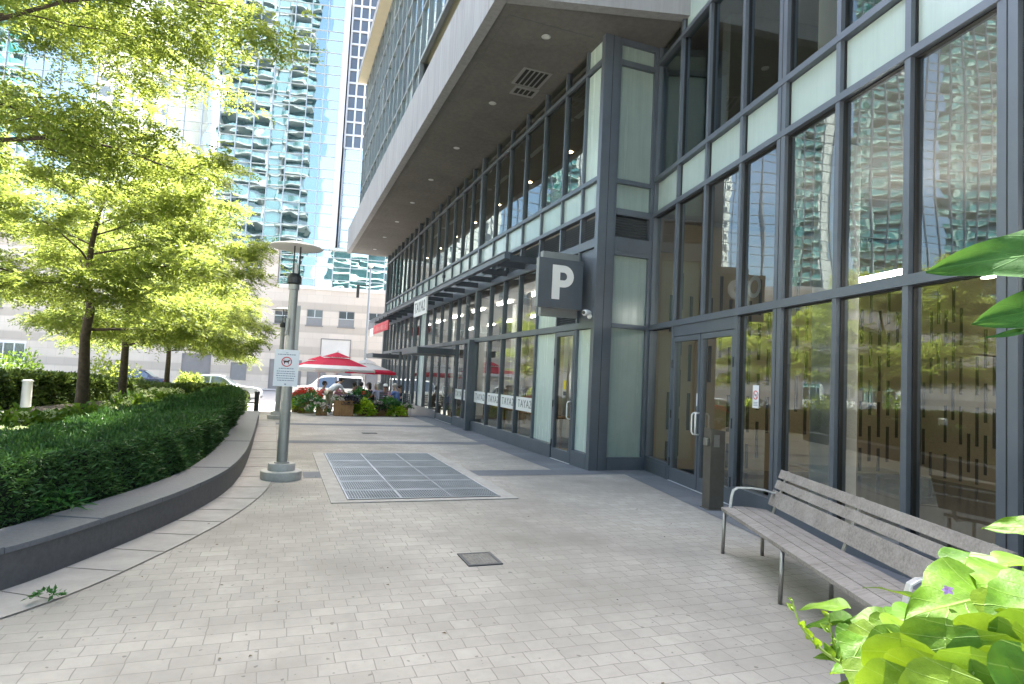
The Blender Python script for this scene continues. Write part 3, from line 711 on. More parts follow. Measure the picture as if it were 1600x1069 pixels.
# lobby behind the entrance front (local frame: s along, negative = inwards)
b = MB(FB); b.box(-.4, 12, -11.9, -.13, -.012, .0); b.build('lobby_floor', M['lob_floor'], bld)
b = MB(FB); b.box(0, 12, -11.9, -.13, 4.8, 5.5); b.build('lobby_slab', M['lob_ceil'], bld)
b = MB(FB); b.box(-.5, -.3, -11.9, -.2, 0, 4.8); b.box(-.3, 12, -6.2, -6.0, 0, 3.9); b.build('lobby_wall', M['lob_wall'], bld)
b = MB(FB)
s = -.25; k = 0
while s < 11.9:
    for z in ((.25, 1.2, 2.2, 3.1) if k % 2 else (-.2, .75, 1.7, 2.65)):
        if rnd.random() < .7: b.box(s, s+.05, -5.998, -5.98, max(.05, z), min(3.85, z+.72))
    s += .17; k += 1
y = -.5
k = 0
while y > -5.8:
    for z in ((.25, 1.2, 2.2, 3.1) if k % 2 else (-.2, .75, 1.7, 2.65)):
        if rnd.random() < .85: b.box(-.299, -.28, y-.055, y, max(.05, z), min(4.7, z+.72))
    y -= .21; k += 1
b.build('wall_slot', M['lob_slot'], bld)
b = MB(FB)
for a0, a1 in ((4.9, 5.6), (6.6, 7.9), (9.2, 10.6)): b.box(a0, a1, -5.975, -5.96, .05, 3.1)
b.build('wood_panel', M['lob_wood'], bld)
b = MB(FB); b.lathe([(.27, 0), (.27, 4.79)], (3.82, -.95, 0), 28); b.lathe([(.26, 5.51), (.26, 7.99)], (3.82, -.95, 0), 28)
b.add([], []); b.build('lobby_column', M['lob_white'], bld, smooth=True)
b = MB(FB); pr = [(.16+.07*math.sin(z*1.9)+.05*math.sin(z*4+1), z) for z in [i*.15 for i in range(31)]]; b.lathe(pr, (7.02, -.75, .02), 24); b.build('wavy_column', M['lob_white'], bld, smooth=True)
b = MB(FB)
for a, o_ in ((2.6, -2.2), (3.6, -3.4), (6.1, -2.1), (6.1, -3.3), (6.4, -4.6), (8.4, -2.4), (9.6, -3.2)): b.box(a, a+.95, o_-.09, o_, 3.32, 3.38)  # some strips, as those by the doors, are added to brighten the lobby
b.build('linear_and_fill_light', M['tube'], bld)
b = MB(FB)
for a, o_ in ((5.6, -4.0), (4.9, -2.4)): b.lathe([(0, 0), (.035, 0), (.035, .09), (0, .09)], (a, o_, 3.3), 12)
b.lathe([(0, 0), (.085, 0), (.085, .03), (0, .03)], (3.0, -2.4, 7.86), 14); b.lathe([(0, 0), (.085, 0), (.085, .03), (0, .03)], (5.4, -3.4, 7.86), 14)
b.build('pendant_lamp', M['warm'], bld)
b = MB(FB); b.box(-.4, 12, -6, -5.9, 5.5, 8); b.box(-.45, -.4, -6, -.2, 5.5, 8); b.build('upper_lobby_wall', M['lob_dark'], bld)
b = MB(FB); b.box(-.4, 12, -11.9, -.2, 7.9, 8.0); b.build('upper_lobby_ceiling', M['lob_ceil'], bld)
b = MB(FB); b.box(1.5, 1.75, -2.6, -.5, 5.52, 7.88); b.box(2.9, 3.1, -3.6, -1.5, 5.52, 7.88); b.build('upper_partition', M['wgrey'], bld)
b = MB(FB); b.box(1.2, 1.5, -2.6, -1.2, 7.75, 7.88); b.box(2.2, 2.5, -3.6, -1.8, 7.75, 7.88); b.build('ceiling_fitting', M['alu'], bld)
# reception desk and planter seen through the lower panes
b = MB(FB); b.box(7.4, 9.6, -3.4, -2.7, 0, 1.05); b.build('reception_desk', M['lob_dark'], bld)

# ---- things fixed to the building: pergola, door canopies, signs, camera
pg = empty('canopy_frame', (4.5, 12.7, 4.2), label='long blue grey metal canopy with projecting fins over the shop windows', cat='canopy')
b = MB(); b.box(4.47, 4.60, 12.62, 34.2, 4.23, 4.36); b.box(4.44, 4.63, 12.62, 34.2, 4.361, 4.38); b.build('front_beam', M['frame'], pg)
for y in (12.7, 13.45, 14.65, 15.9, 17.1, 18.5, 19.9, 21.2, 22.5, 23.8, 25.1, 26.4, 27.8, 29.2, 30.6, 32, 33.6):
    b = MB(); b.box(4.605, 5.27, y-.035, y+.035, 4.19, 4.33); b.build('fin', M['frame_dark'], pg)
for x in (4.76, 4.98): 
    b = MB(); b.box(x, x+.03, 12.75, 34.1, 4.335, 4.36); b.build('purlin', M['frame_dark'], pg)
for y in (18.2, 25.6): 
    b = MB(); b.tube([(4.5, y, 4.3), (4.5, y, 4.6)], .02, 8); b.lathe([(0, 0), (.05, 0), (.05, .1), (0, .12)], (4.5, y, 4.55), 10); b.build('lamp_bracket', M['frame_dark'], pg)
for y0, y1, lb in ((19.25, 21.9, 'flat grey door canopy nearest along the shop front'), (29.3, 31.9, 'flat grey door canopy farthest along the shop front')):
    c = empty('door_canopy', (5.2, y0, 2.3), label=lb, cat='canopy', group='door canopies on the shop front')
    b = MB(); b.box(4.06, 5.28, y0, y1, 2.24, 2.44); b.build('canopy_box', M['frame_dark'], c, bevel=.01)
    b = MB(); b.box(4.03, 4.057, y0+.01, y1-.01, 2.25, 2.46); b.build('fascia_board', M['frame'], c)
# parking sign, projecting
ps = empty('parking_sign', (4.8, 10.35, 3.3), label='square dark grey parking sign with a white letter P on the corner column', cat='sign')
b = MB(); b.box(4.31, 5.22, 10.26, 10.38, 2.93, 3.85); b.build('sign_box', M['sign_rim'], ps, bevel=.006)
b = MB(); b.box(4.315, 5.215, 10.25, 10.2595, 2.935, 3.845); b.build('sign_face', M['sign_grey'], ps)
b = MB(); b.box(4.50, 5.27, 10.53, 10.66, 2.80, 4.03); b.build('back_plate', M['sign_rim'], ps, bevel=.008)
b = MB(); b.box(4.9, 5.24, 10.385, 10.525, 3.2, 3.7); b.build('bracket', M['frame_dark'], ps)
def letter_P(x, z, h, y, m, parent):
    wv = h*.24; cx, cz, ro, ri = x+h*.36, z+h*.68, h*.32, h*.32-h*.205
    b = MB(); pts_o = [(x, z), (x+wv, z), (x+wv, z+h*.36), (cx, z+h*.36)]
    n = 14; arc = [(cx+ro*math.sin(math.pi*k/n), cz-ro*math.cos(math.pi*k/n)) for k in range(n+1)]
    arci = [(cx+ri*.95*math.sin(math.pi*k/n), cz-ri*math.cos(math.pi*k/n)) for k in range(n+1)]
    y2 = y+.012
    def solid(poly):
        b.add([(p[0], y, p[1]) for p in poly]+[(p[0], y2, p[1]) for p in poly], [tuple(range(len(poly))), tuple(range(2*len(poly)-1, len(poly)-1, -1))]+[(i, (i+1) % len(poly), len(poly)+(i+1) % len(poly), len(poly)+i) for i in range(len(poly))])
    solid([(x, z), (x+wv, z), (x+wv, z+h), (x, z+h)])
    solid([(x+wv, z+h*.36), (cx, z+h*.36), (cx, cz-ri), (x+wv, cz-ri)]); solid([(x+wv, cz+ri), (cx, cz+ri), (cx, z+h), (x+wv, z+h)])
    for k in range(n): solid([arc[k], arc[k+1], arci[k+1], arci[k]])
    return b.build('letter', m, parent)
letter_P(4.585, 3.09, .64, 10.236, M['white'], ps)
cam_ = empty('security_camera', (5.2, 10.05, 2.85), label='small white security camera under the parking sign', cat='camera')
b = MB(); b.tube([(5.26, 10.02, 2.86), (5.2, 9.98, 2.86), (5.12, 9.94, 2.85), (5.10, 9.93, 2.85)], [.05, .055, .055, .045], 12); b.build('camera_body', M['white'], cam_, smooth=True, autosmooth=True)
b = MB(); b.tube([(5.10, 9.93, 2.85), (5.09, 9.925, 2.85)], .035, 12); b.build('camera_lens', M['lamp_dark'], cam_)
b = MB(); b.ball((5.262, 10.0, 2.80), .05); b.build('mount', M['white'], cam_, smooth=True)
# shop signs hung from the canopy
sg = empty('shop_sign', (4.42, 20.8, 3.6), label='white rectangular shop sign hung from the canopy beam', cat='sign')
b = MB(); b.box(4.38, 4.43, 19.9, 21.9, 3.60, 4.17); b.build('sign_board', M['white'], sg)
text_mesh('TAYA2', .52, M['wgrey'], 'lettering', sg, Matrix(((0, 0, -1, 4.374), (-1, 0, 0, 20.9), (0, 1, 0, 3.88), (0, 0, 0, 1))), .005)
b = MB(); b.box(4.39, 4.42, 20.1, 20.13, 4.17, 4.24); b.box(4.39, 4.42, 21.7, 21.73, 4.17, 4.24); b.build('hanger', M['frame_dark'], sg)
rs = empty('shop_sign', (4.42, 29, 3.5), label='red shop sign hung at the far end of the canopy beam', cat='sign')
b = MB(); b.box(4.38, 4.43, 27.6, 32.2, 3.5, 3.93); b.build('sign_board', mat('faded red', (.62,.09,.11), .6), rs)
b = MB()
for k in range(9): b.box(4.365, 4.378, 28.0+.42*k, 28.22+.42*k, 3.58, 3.58+rnd.uniform(.16, .26))
b.build('raised_bars', mat('pale red', (.70,.25,.25), .6), rs)
b = MB(); b.box(4.39, 4.42, 32.25, 33.6, 3.42, 3.85); b.build('end_panel', M['white'], rs)
b = MB()
for y in (28, 29.2, 30.4, 31.6):
    b = MB(); b.box(4.39, 4.42, y, y+.05, 3.93, 4.22); b.build('hanger', M['frame_dark'], rs)
# ------------------------------------------------------------------ far glass tower on its stone base
c13, s13 = math.cos(R(13)), math.sin(R(13))
tw = empty('office_tower', (-.9, 60, -.5), label='tall teal mirrored glass tower above a banded pale stone base across the street', cat='tower')
FT = fr((-.9, 60, 0), (c13, -s13), (-s13, -c13))
ZT = 48.0
b = MB(FT); b.box(-52, 0.1, -20, 0, -.6, 12.65); b.box(0.1, 18, -20, 0, -.6, 9.12); body = b.build('stone_base', M['stone'], tw)
b = MB(FT); b.box(-52.05, 0.16, -.3, .07, 12.3, 12.7); b.box(0.16, 18, -.3, .07, 8.85, 9.2); b.build('cornice', M['cornice'], tw)
b = MB(FT); b.box(-52, 4.7, -20, -.35, 12.6, ZT); b.box(.1, 18, -18, -.65, 9.0, 12.9); b.build('tower_core', M['lob_dark'], tw)
# glazing: every pane very slightly bowed and out of true, which makes the reflections wobble
def wavy_glazing(name, Mx, a0, a1, z0s, nw, out, m, amp, parent, sub=3, seed=1):
    rs_ = np.random.RandomState(seed); V = []; F = []; base = 0
    aw = (a1-a0)/nw; g = np.linspace(0, 1, sub+1); U, W = np.meshgrid(g, g); U = U.ravel(); W = W.ravel()
    quad = np.array([(j*(sub+1)+i, j*(sub+1)+i+1, (j+1)*(sub+1)+i+1, (j+1)*(sub+1)+i) for j in range(sub) for i in range(sub)])
    M3 = np.array(Mx.to_3x3()); T3 = np.array(Mx.translation)
    for j in range(len(z0s)-1):
        for i in range(nw):
            h = (U-.5)*rs_.normal(0, amp)+(W-.5)*rs_.normal(0, amp)+np.sin(np.pi*U)*np.sin(np.pi*W)*rs_.normal(0, amp*.7)+rs_.normal(0, amp*.3)*np.sin(2*np.pi*W)*np.cos(np.pi*U)
            P_ = np.stack([a0+aw*(i+U), out+h, z0s[j]+(z0s[j+1]-z0s[j])*W], 1)
            V.append(P_ @ M3.T+T3); F.append(quad+base); base += len(U)
    o = np_mesh(name, np.concatenate(V), np.concatenate(F), m, parent); o.data.polygons.foreach_set('use_smooth', np.ones(len(o.data.polygons), dtype=bool)); return o
zs = [12.7]; k = 0
while zs[-1] < ZT: zs.append(zs[-1]+(.86, 1.24, 1.24)[k % 3]); k += 1
nw = 36; a0, a1 = -50.0, 4.6
wavy_glazing('glass_curtain_wall', FT, a0, a1, zs, nw, -.05, M['tower_glass'], 0.0024, tw, 4, 2)
b = MB(FT)
for i in range(nw+1):
    a = a0+(a1-a0)*i/nw; b.box(a-.026, a+.026, -.1, .06, 12.7, zs[-1])
for z in zs[1:]: b.box(a0, a1, -.1, .05, z-.018, z+.018)
b.build('mullion_grid', M['tower_alu'], tw)
b = MB(FT); b.box(4.6, 5.0, -.6, .12, 12.7, zs[-1]+.1); b.build('corner_trim', M['white_frame'], tw)
z2 = [9.2, 9.9, 11.1, 12.0, 12.66]
wavy_glazing('glass_band', FT, .2, 17.6, z2, 11, -.3, M['tower_glass'], .005, tw, 4, 5)
b = MB(FT)
for i in range(12): a = .2+17.4*i/11; b.box(a-.03, a+.03, -.35, -.2, 9.2, 12.66)
for z in z2: b.box(.2, 17.6, -.35, -.21, z-.03, z+.03)
b.box(5.0, 17.7, -.6, .0, 12.66, 12.9)
b.build('band_mullions', M['alu'], tw)
# second wing, set back
FW = fr((-.9-s13*-1.6, 60-c13*-1.6, 0), (c13, -s13), (-s13, -c13))
b = MB(FW); b.box(5.0, 18, -16, -.3, 12.6, 40); b.build('wing_core', M['lob_dark'], tw)
zw = [12.7+1.15*i for i in range(10)]; wavy_glazing('wing_glass', FW, 5.05, 17.8, zw, 8, -.05, M['tower_glass'], .005, tw, 3, 6)
zw2 = [zw[-1]+1.3*i for i in range(14)]; wavy_glazing('wing_dark_glass', FW, 5.05, 17.8, zw2, 8, -.05, M['upper_dark'], .004, tw, 3, 8)
b = MB(FW)
for i in range(9): a = 5.05+12.75*i/8; b.box(a-.05, a+.05, -.1, .06, 12.7, 40)
for z in zw: b.box(5.05, 17.8, -.1, .05, z-.04, z+.04)
b.build('wing_mullions', M['alu'], tw)
b = MB(FW)
for i in range(17): a = 5.05+12.75*i/16; b.box(a-.07, a+.07, -.1, .1, zw2[0], 40)
for z in zw2: b.box(5.05, 17.8, -.1, .09, z-.10, z+.06)
b.build('white_grid', M['white_frame'], tw)
# windows and doors in the stone
def stone_window(a0, a1, z0, z1, frosted=True):
    f = MB(FT); f.box(a0, a1, -.02, .012, z0, z1); f.box(a0-.1, a1+.1, .0, .05, z0-.12, z0-.001); f = f.build('window', M['stone_dark'], tw)
    p = MB(FT); zm = z0+(z1-z0)*.5; p.quad((a0+.06, .016, zm), (a1-.06, .016, zm), (a1-.06, .016, z1-.06), (a0+.06, .016, z1-.06)); p.build('window_pane', M['upper_dark'], f, recalc=False)
    p = MB(FT); p.box((a0+a1)/2-.03, (a0+a1)/2+.03, .013, .03, zm, z1-.03); p.box(a0+.02, a1-.02, .013, .03, zm-.03, zm+.03); p.build('window_bar', M['alu'], f)
    p = MB(FT); p.box(a0+.05, a1-.05, .013, .02, z0+.02, zm-.03); p.build('window_shade', M['wgrey'] if frosted else M['upper_dark'], f)
for a, fz in ((.1, False), (2.94, True), (5.81, True), (8.55, True), (11.4, True), (-3.2, False), (-6.1, False), (-9, False), (-12, False), (-15, False), (-18, False), (-24, False), (-30, False), (-36, False)): stone_window(a, a+1.42, 5.55, 7.0, fz)
for a in (-2.73, -5.6, -8.6, -11.6, -14.6, -20, -26): stone_window(a, a+1.42, 9.9, 11.25, False)
for a0, a1, z0, z1, m in ((.03, 2.7, -.45, 2.18, 'stone_dark'), (4.43, 7.0, 2.5, 4.3, 'cornice'), (-3.3, -2.1, .2, 1.7, 'wgrey'), (1.0, 2.2, -.4, 1.6, 'wgrey'), (3.4, 4.9, -.4, 2.0, 'stone_dark'), (6.0, 7.2, -.4, 2.0, 'wgrey'), (8.4, 9.6, -.4, 2.0, 'stone_dark'), (-7.5, -5.2, -.4, 2.3, 'stone_dark')):
    f = MB(FT); f.box(a0, a1, -.02, .02, z0, z1); f = f.build('wall_panel', M[m], tw)
    p = MB(FT); p.box(a0-.08, a0, -.02, .06, z0, z1+.08); p.box(a1, a1+.08, -.02, .06, z0, z1+.08); p.box(a0, a1, -.02, .06, z1, z1+.08); p.build('panel_frame', M['stone_dark'], f)
for a in (-23, -26.5, -30, -33.5):
    f = MB(FT); f.box(a, a+2.6, -.02, .02, -.4, 2.6); f = f.build('shopfront', M['upper_glass'], tw)
    p = MB(FT)
    for q in range(4): p.box(a+q*.86-.04, a+q*.86+.04, .02, .06, -.4, 2.6)
    p.box(a-.04, a+2.64, .02, .05, 2.5, 2.7); p.build('shopfront_frame', M['white_frame'], f)

# ------------------------------------------------------------------ balconied condominiums that the glass fronts mirror
def condo(loc, rz, xw, xa, xb, nfl, label, seed, mslab, mrail):
    FK = Matrix.Translation(loc) @ Matrix.Rotation(rz, 4, 'Z'); ck = empty('condominium_tower', loc, 0, label, 'tower', 'condominium towers mirrored in the glass fronts'); H_ = 3.1*nfl
    b = MB(FK); b.box(-xw, xw, -16, -1.2, 0, H_); b.build('glazed_core', M['condo_wall'], ck)
    b = MB(FK); b.box(-xw-2.2, -xw, -14, .4, 0, H_); b.build('pier', M['condo_pale'], ck)
    b = MB(FK); b.box(xa-.5, xa, -3, .6, 0, H_); b.box(xb, xb+.4, -3, .4, 0, H_); b.build('pier', mslab, ck)
    b = MB(FK); b.box(xa, xb, -3, -.1, 0, H_)
    for i in range(nfl): b.box(xa, xb, -.1, .05, 3.1*i+2.85, 3.1*i+3.1)
    b.build('bay', mslab, ck); b = MB(FK)
    for i in range(nfl): b.box(xa+.1, xb-.1, -.09, -.04, 3.1*i+.05, 3.1*i+2.8)
    b.build('bay_glass', mrail, ck)
    for i in range(nfl):
        ph = (i % 4)*1.3+(.8 if i % 2 else 0)+seed; z = 3.1*(i+1); pts = []; nq = int(4*xw)
        for q in range(nq+1):
            x = -xw+2*xw*q/nq; d = 1.0+.55*math.sin(x*.85+ph)+.25*math.sin(x*1.9+2*ph)
            if xa < x < xb: d = .15
            pts.append((x, d))
        b = MB(FK); b.prism([(-xw, -1.3)]+pts+[(xw, -1.3)], z-.35, z); sl_ = b.build('balcony', mslab, ck); b = MB(FK); n_ = len(pts)
        b.add([(x, y-.04, z) for x, y in pts]+[(x, y-.04, z+1.05) for x, y in pts], [(n_+q, n_+q+1, q+1, q) for q in range(n_-1)]); b.build('balcony_rail', mrail, sl_, recalc=False)
condo((-45.8, -19, 0), R(-13), 10, 1.0, 4.0, 36, 'wide condominium tower with rippling balconies mirrored in the far glass tower', 0, M['condo_slab'], M['condo_rail'])
for lx, ly, rz, wd, lb, sd_ in ((-89, 6.5, -55, 4.6, 'narrow condominium tower with rippling balconies, nearest of the three', 1), (-104, 15.5, -57, 5.0, 'narrow condominium tower with rippling balconies, middle of the three', 2), (-121, 27, -60, 5.6, 'narrow condominium tower with rippling balconies, farthest of the three', 3)):
    condo((lx, ly, 0), R(rz), wd, wd*.3, wd*.5, 40, lb, sd_, M['condo_slab2'], M['condo_rail2'])
pk = empty('apartment_slab', (-66, -4, 0), label='plain pale apartment slab beside the widest rippling condominium', cat='tower')
FP = Matrix.Translation((-66, -4, 0)) @ Matrix.Rotation(R(-13), 4, 'Z')
b = MB(FP); b.box(-9, 6, -20, 0, 0, 96); b.build('wall', M['condo_pale'], pk)
for i in range(30):
    b = MB(FP)
    for x in (-8, -5, 1.5, 4): b.box(x, x+1.4, -.1, .02, 3.1*i+1.0, 3.1*i+2.6)
    b.build('window_row', M['upper_dark'], pk)
lb_ = empty('low_block', (-16, -32, 0), label='long low teal glazed block behind the viewer, mirrored in the glass link', cat='building')
FL = Matrix.Translation((-16, -32, 0)) @ Matrix.Rotation(R(-13), 4, 'Z'); b = MB(FL); b.box(-17, 20, -14, 0, 0, 31); b.build('wall', M['condo_wall'], lb_)
for i in range(9):
    b = MB(FL); b.box(-17.1, 20.1, -14, .3, 3.4*i+2.6, 3.4*i+3.3); b.build('floor_band', M['condo_slab2'], lb_)
# ------------------------------------------------------------------ vegetation
def rot_basis(d, roll, rs_):
    """per-row orthonormal frames with x along d"""
    d = d/np.linalg.norm(d, axis=1, keepdims=True); up = np.tile([0, 0, 1.], (len(d), 1)); a = np.cross(up, d); l = np.linalg.norm(a, axis=1, keepdims=True); a = np.where(l < 1e-3, [1., 0, 0], a/np.maximum(l, 1e-6))
    c = np.cross(d, a); cr, sr = np.cos(roll)[:, None], np.sin(roll)[:, None]
    return d, a*cr+c*sr, c*cr-a*sr
def leaf_quads(P_, D, roll, L, W, rs_, fold=.25):
    """diamond leaves: base P_, direction D, length L, width W -> quads bent along the middle"""
    x, y, z = rot_basis(D, roll, rs_); L = L[:, None]; W = W[:, None]
    v0 = P_; v2 = P_+x*L; mid = P_+x*L*.45+z*L*.06
    v1 = mid+y*W*.5+z*W*fold*.5; v3 = mid-y*W*.5+z*W*fold*.5
    V = np.stack([v0, v1, v2, v3], 1).reshape(-1, 3); F = np.arange(len(P_)*4).reshape(-1, 4); return V, F
def fronds(P_, D, rs_, nl=7, size=.22, lw=.022, ll=.06):
    """pinnate locust leaves: pairs of leaflets along a drooping rachis"""
    n = len(P_); roll = rs_.normal(0, .5, n); x, y, z = rot_basis(D, roll, rs_); Vs = []; Ps = []; Ds = []; Rl = []
    s = size*rs_.uniform(.7, 1.25, n)[:, None]
    for k in range(nl):
        t = (k+1)/nl; base = P_+x*s*t+np.array([0, 0, -1.])*s*.35*t*t
        for sg in (-1, 1):
            d = y*sg+x*.55+rs_.normal(0, .22, (n, 3))-np.array([0, 0, .15]); Ps.append(base); Ds.append(d)
    Pa = np.concatenate(Ps); Da = np.concatenate(Ds); m = len(Pa)
    return leaf_quads(Pa, Da, rs_.normal(0, .5, m), ll*rs_.uniform(.7, 1.2, m), lw*rs_.uniform(.8, 1.3, m), rs_)

def tree(base, height, rad, spread, zlo, nlimb, nfr, seed, label, leaf, frs=.24, ll=.07, lw=.028, bias=(0, 0), lean=(0, 0), sec=7, group='honey locust trees in the planting bed', zexp=1.0):
    rs_ = np.random.RandomState(seed); rr = random.Random(seed)
    root = empty('locust_tree', base, 0, label, 'tree', group); B0_ = np.array(base)
    tops = []; pts = []; n = 9
    for i in range(n):
        t = i/(n-1); pts.append(B0_+np.array([lean[0]*t+rr.uniform(-.06, .06)*(i > 0)*2*t, lean[1]*t+rr.uniform(-.06, .06)*(i > 0)*2*t, height*.86*t]))
    tb = MB(); rads = [rad*(1.25 if i == 0 else 1)*(1-.78*(i/(n-1))**1.1) for i in range(n)]; tb.tube(pts, rads, 10)
    LP = []; LD = []
    for k in range(nlimb):
        t = (k+.5)/nlimb; hz = zlo+(height*.9-zlo)*t**zexp; fi = min(n-1.001, max(0, (hz/(height*.86))*(n-1))); i0 = int(fi); p0 = pts[i0]+(pts[i0+1]-pts[i0])*(fi-i0)
        az = k*2.399+rr.uniform(-.4, .4); prof = (math.sin(math.pi*(.30+.62*t))**.8); L = spread*prof*rr.uniform(.8, 1.12)
        dirv = np.array([math.cos(az), math.sin(az), 0])+np.array([*bias, 0])*.5; dirv /= np.linalg.norm(dirv)
        rise = rr.uniform(.05, .30)+.45*t; lp = [p0]; m = 8; wob = rr.uniform(-.5, .5)
        for q in range(1, m+1):
            u = q/m; side = np.array([-dirv[1], dirv[0], 0]); lp.append(p0+dirv*L*u+side*L*.18*math.sin(u*2.6+wob)*wob+np.array([0, 0, L*(rise*u-.22*u*u*u)])+rs_.normal(0, .025, 3)*u)
        r0 = max(.018, rads[min(n-1, i0+1)]*.42); tb.tube(lp, [r0*(1-.86*(q/m)) for q in range(m+1)], 6)
        for j in range(sec):
            u = .22+.78*(j+rr.random()*.7)/sec; u = min(.99, u); fi2 = u*m; i2 = int(fi2); sp = lp[i2]+(lp[min(m, i2+1)]-lp[i2])*(fi2-i2)
            sgn = 1 if j % 2 else -1; side = np.array([-dirv[1], dirv[0], 0])*sgn; sl_ = L*rr.uniform(.28, .5)*(1.15-u*.55); sdv = side*rr.uniform(.5, 1.0)+dirv*rr.uniform(.4, .9)+np.array([0, 0, rr.uniform(-.05, .28)]); sdv /= np.linalg.norm(sdv)
            sq = [sp]; 
            for q in range(1, 5): sq.append(sp+sdv*sl_*q/4+np.array([0, 0, -.10*sl_*(q/4)**2])+rs_.normal(0, .02, 3))
            tb.tube(sq, [max(.004, r0*.30*(1-.8*q/4)) for q in range(5)], 4)
            nf = int(nfr*sl_*rr.uniform(.6, 1.3))
            tt = rs_.uniform(.08, 1.08, nf); idx = np.minimum((tt*4).astype(int), 3); sqa = np.array(sq); base_ = sqa[idx]+(sqa[np.minimum(idx+1, 4)]-sqa[idx])*(tt*4-idx)[:, None]
            ang = rs_.uniform(0, 6.283, nf); d = np.stack([np.cos(ang), np.sin(ang), rs_.normal(.0, .35, nf)], 1)*.8+sdv*.6
            off = rs_.normal(0, 1, (nf, 3))*np.array([.16, .16, .09])*min(1.4, sl_); LP.append(base_+off); LD.append(d)
    tb.build('trunk', M['bark'], root, smooth=True)
    V, F = fronds(np.concatenate(LP), np.concatenate(LD), rs_, 6, frs, lw, ll)
    np_mesh('crown', V, F, leaf, root); return root
T1 = tree((-3.65, 14.4, .15), 5.7, .12, 3.3, 1.9, 17, 135, 11, 'honey locust with the thickest trunk, first behind the clipped hedge', M['leaf'], bias=(.25, -.1))
T2 = tree((-4.45, 21.6, .0), 6.2, .13, 3.8, 1.9, 15, 85, 23, 'honey locust second behind the hedge, beside the pale mophead shrubs', M['leaf'], frs=.30, ll=.09, lw=.036, bias=(.35, 0))
T3 = tree((-4.75, 31.5, -.45), 6.6, .13, 4.0, 2.4, 14, 55, 31, 'thin honey locust farthest back, by the parked silver car', M['leaf2'], frs=.36, ll=.11, lw=.045, bias=(.4, 0))
T0 = tree((-4.3, 8.2, .15), 10.0, .15, 3.9, 3.4, 25, 140, 47, 'nearest honey locust, its branches hanging in from the left edge', M['leaf'], bias=(.28, .2), lean=(.3, .3), frs=.22, ll=.06, lw=.024)

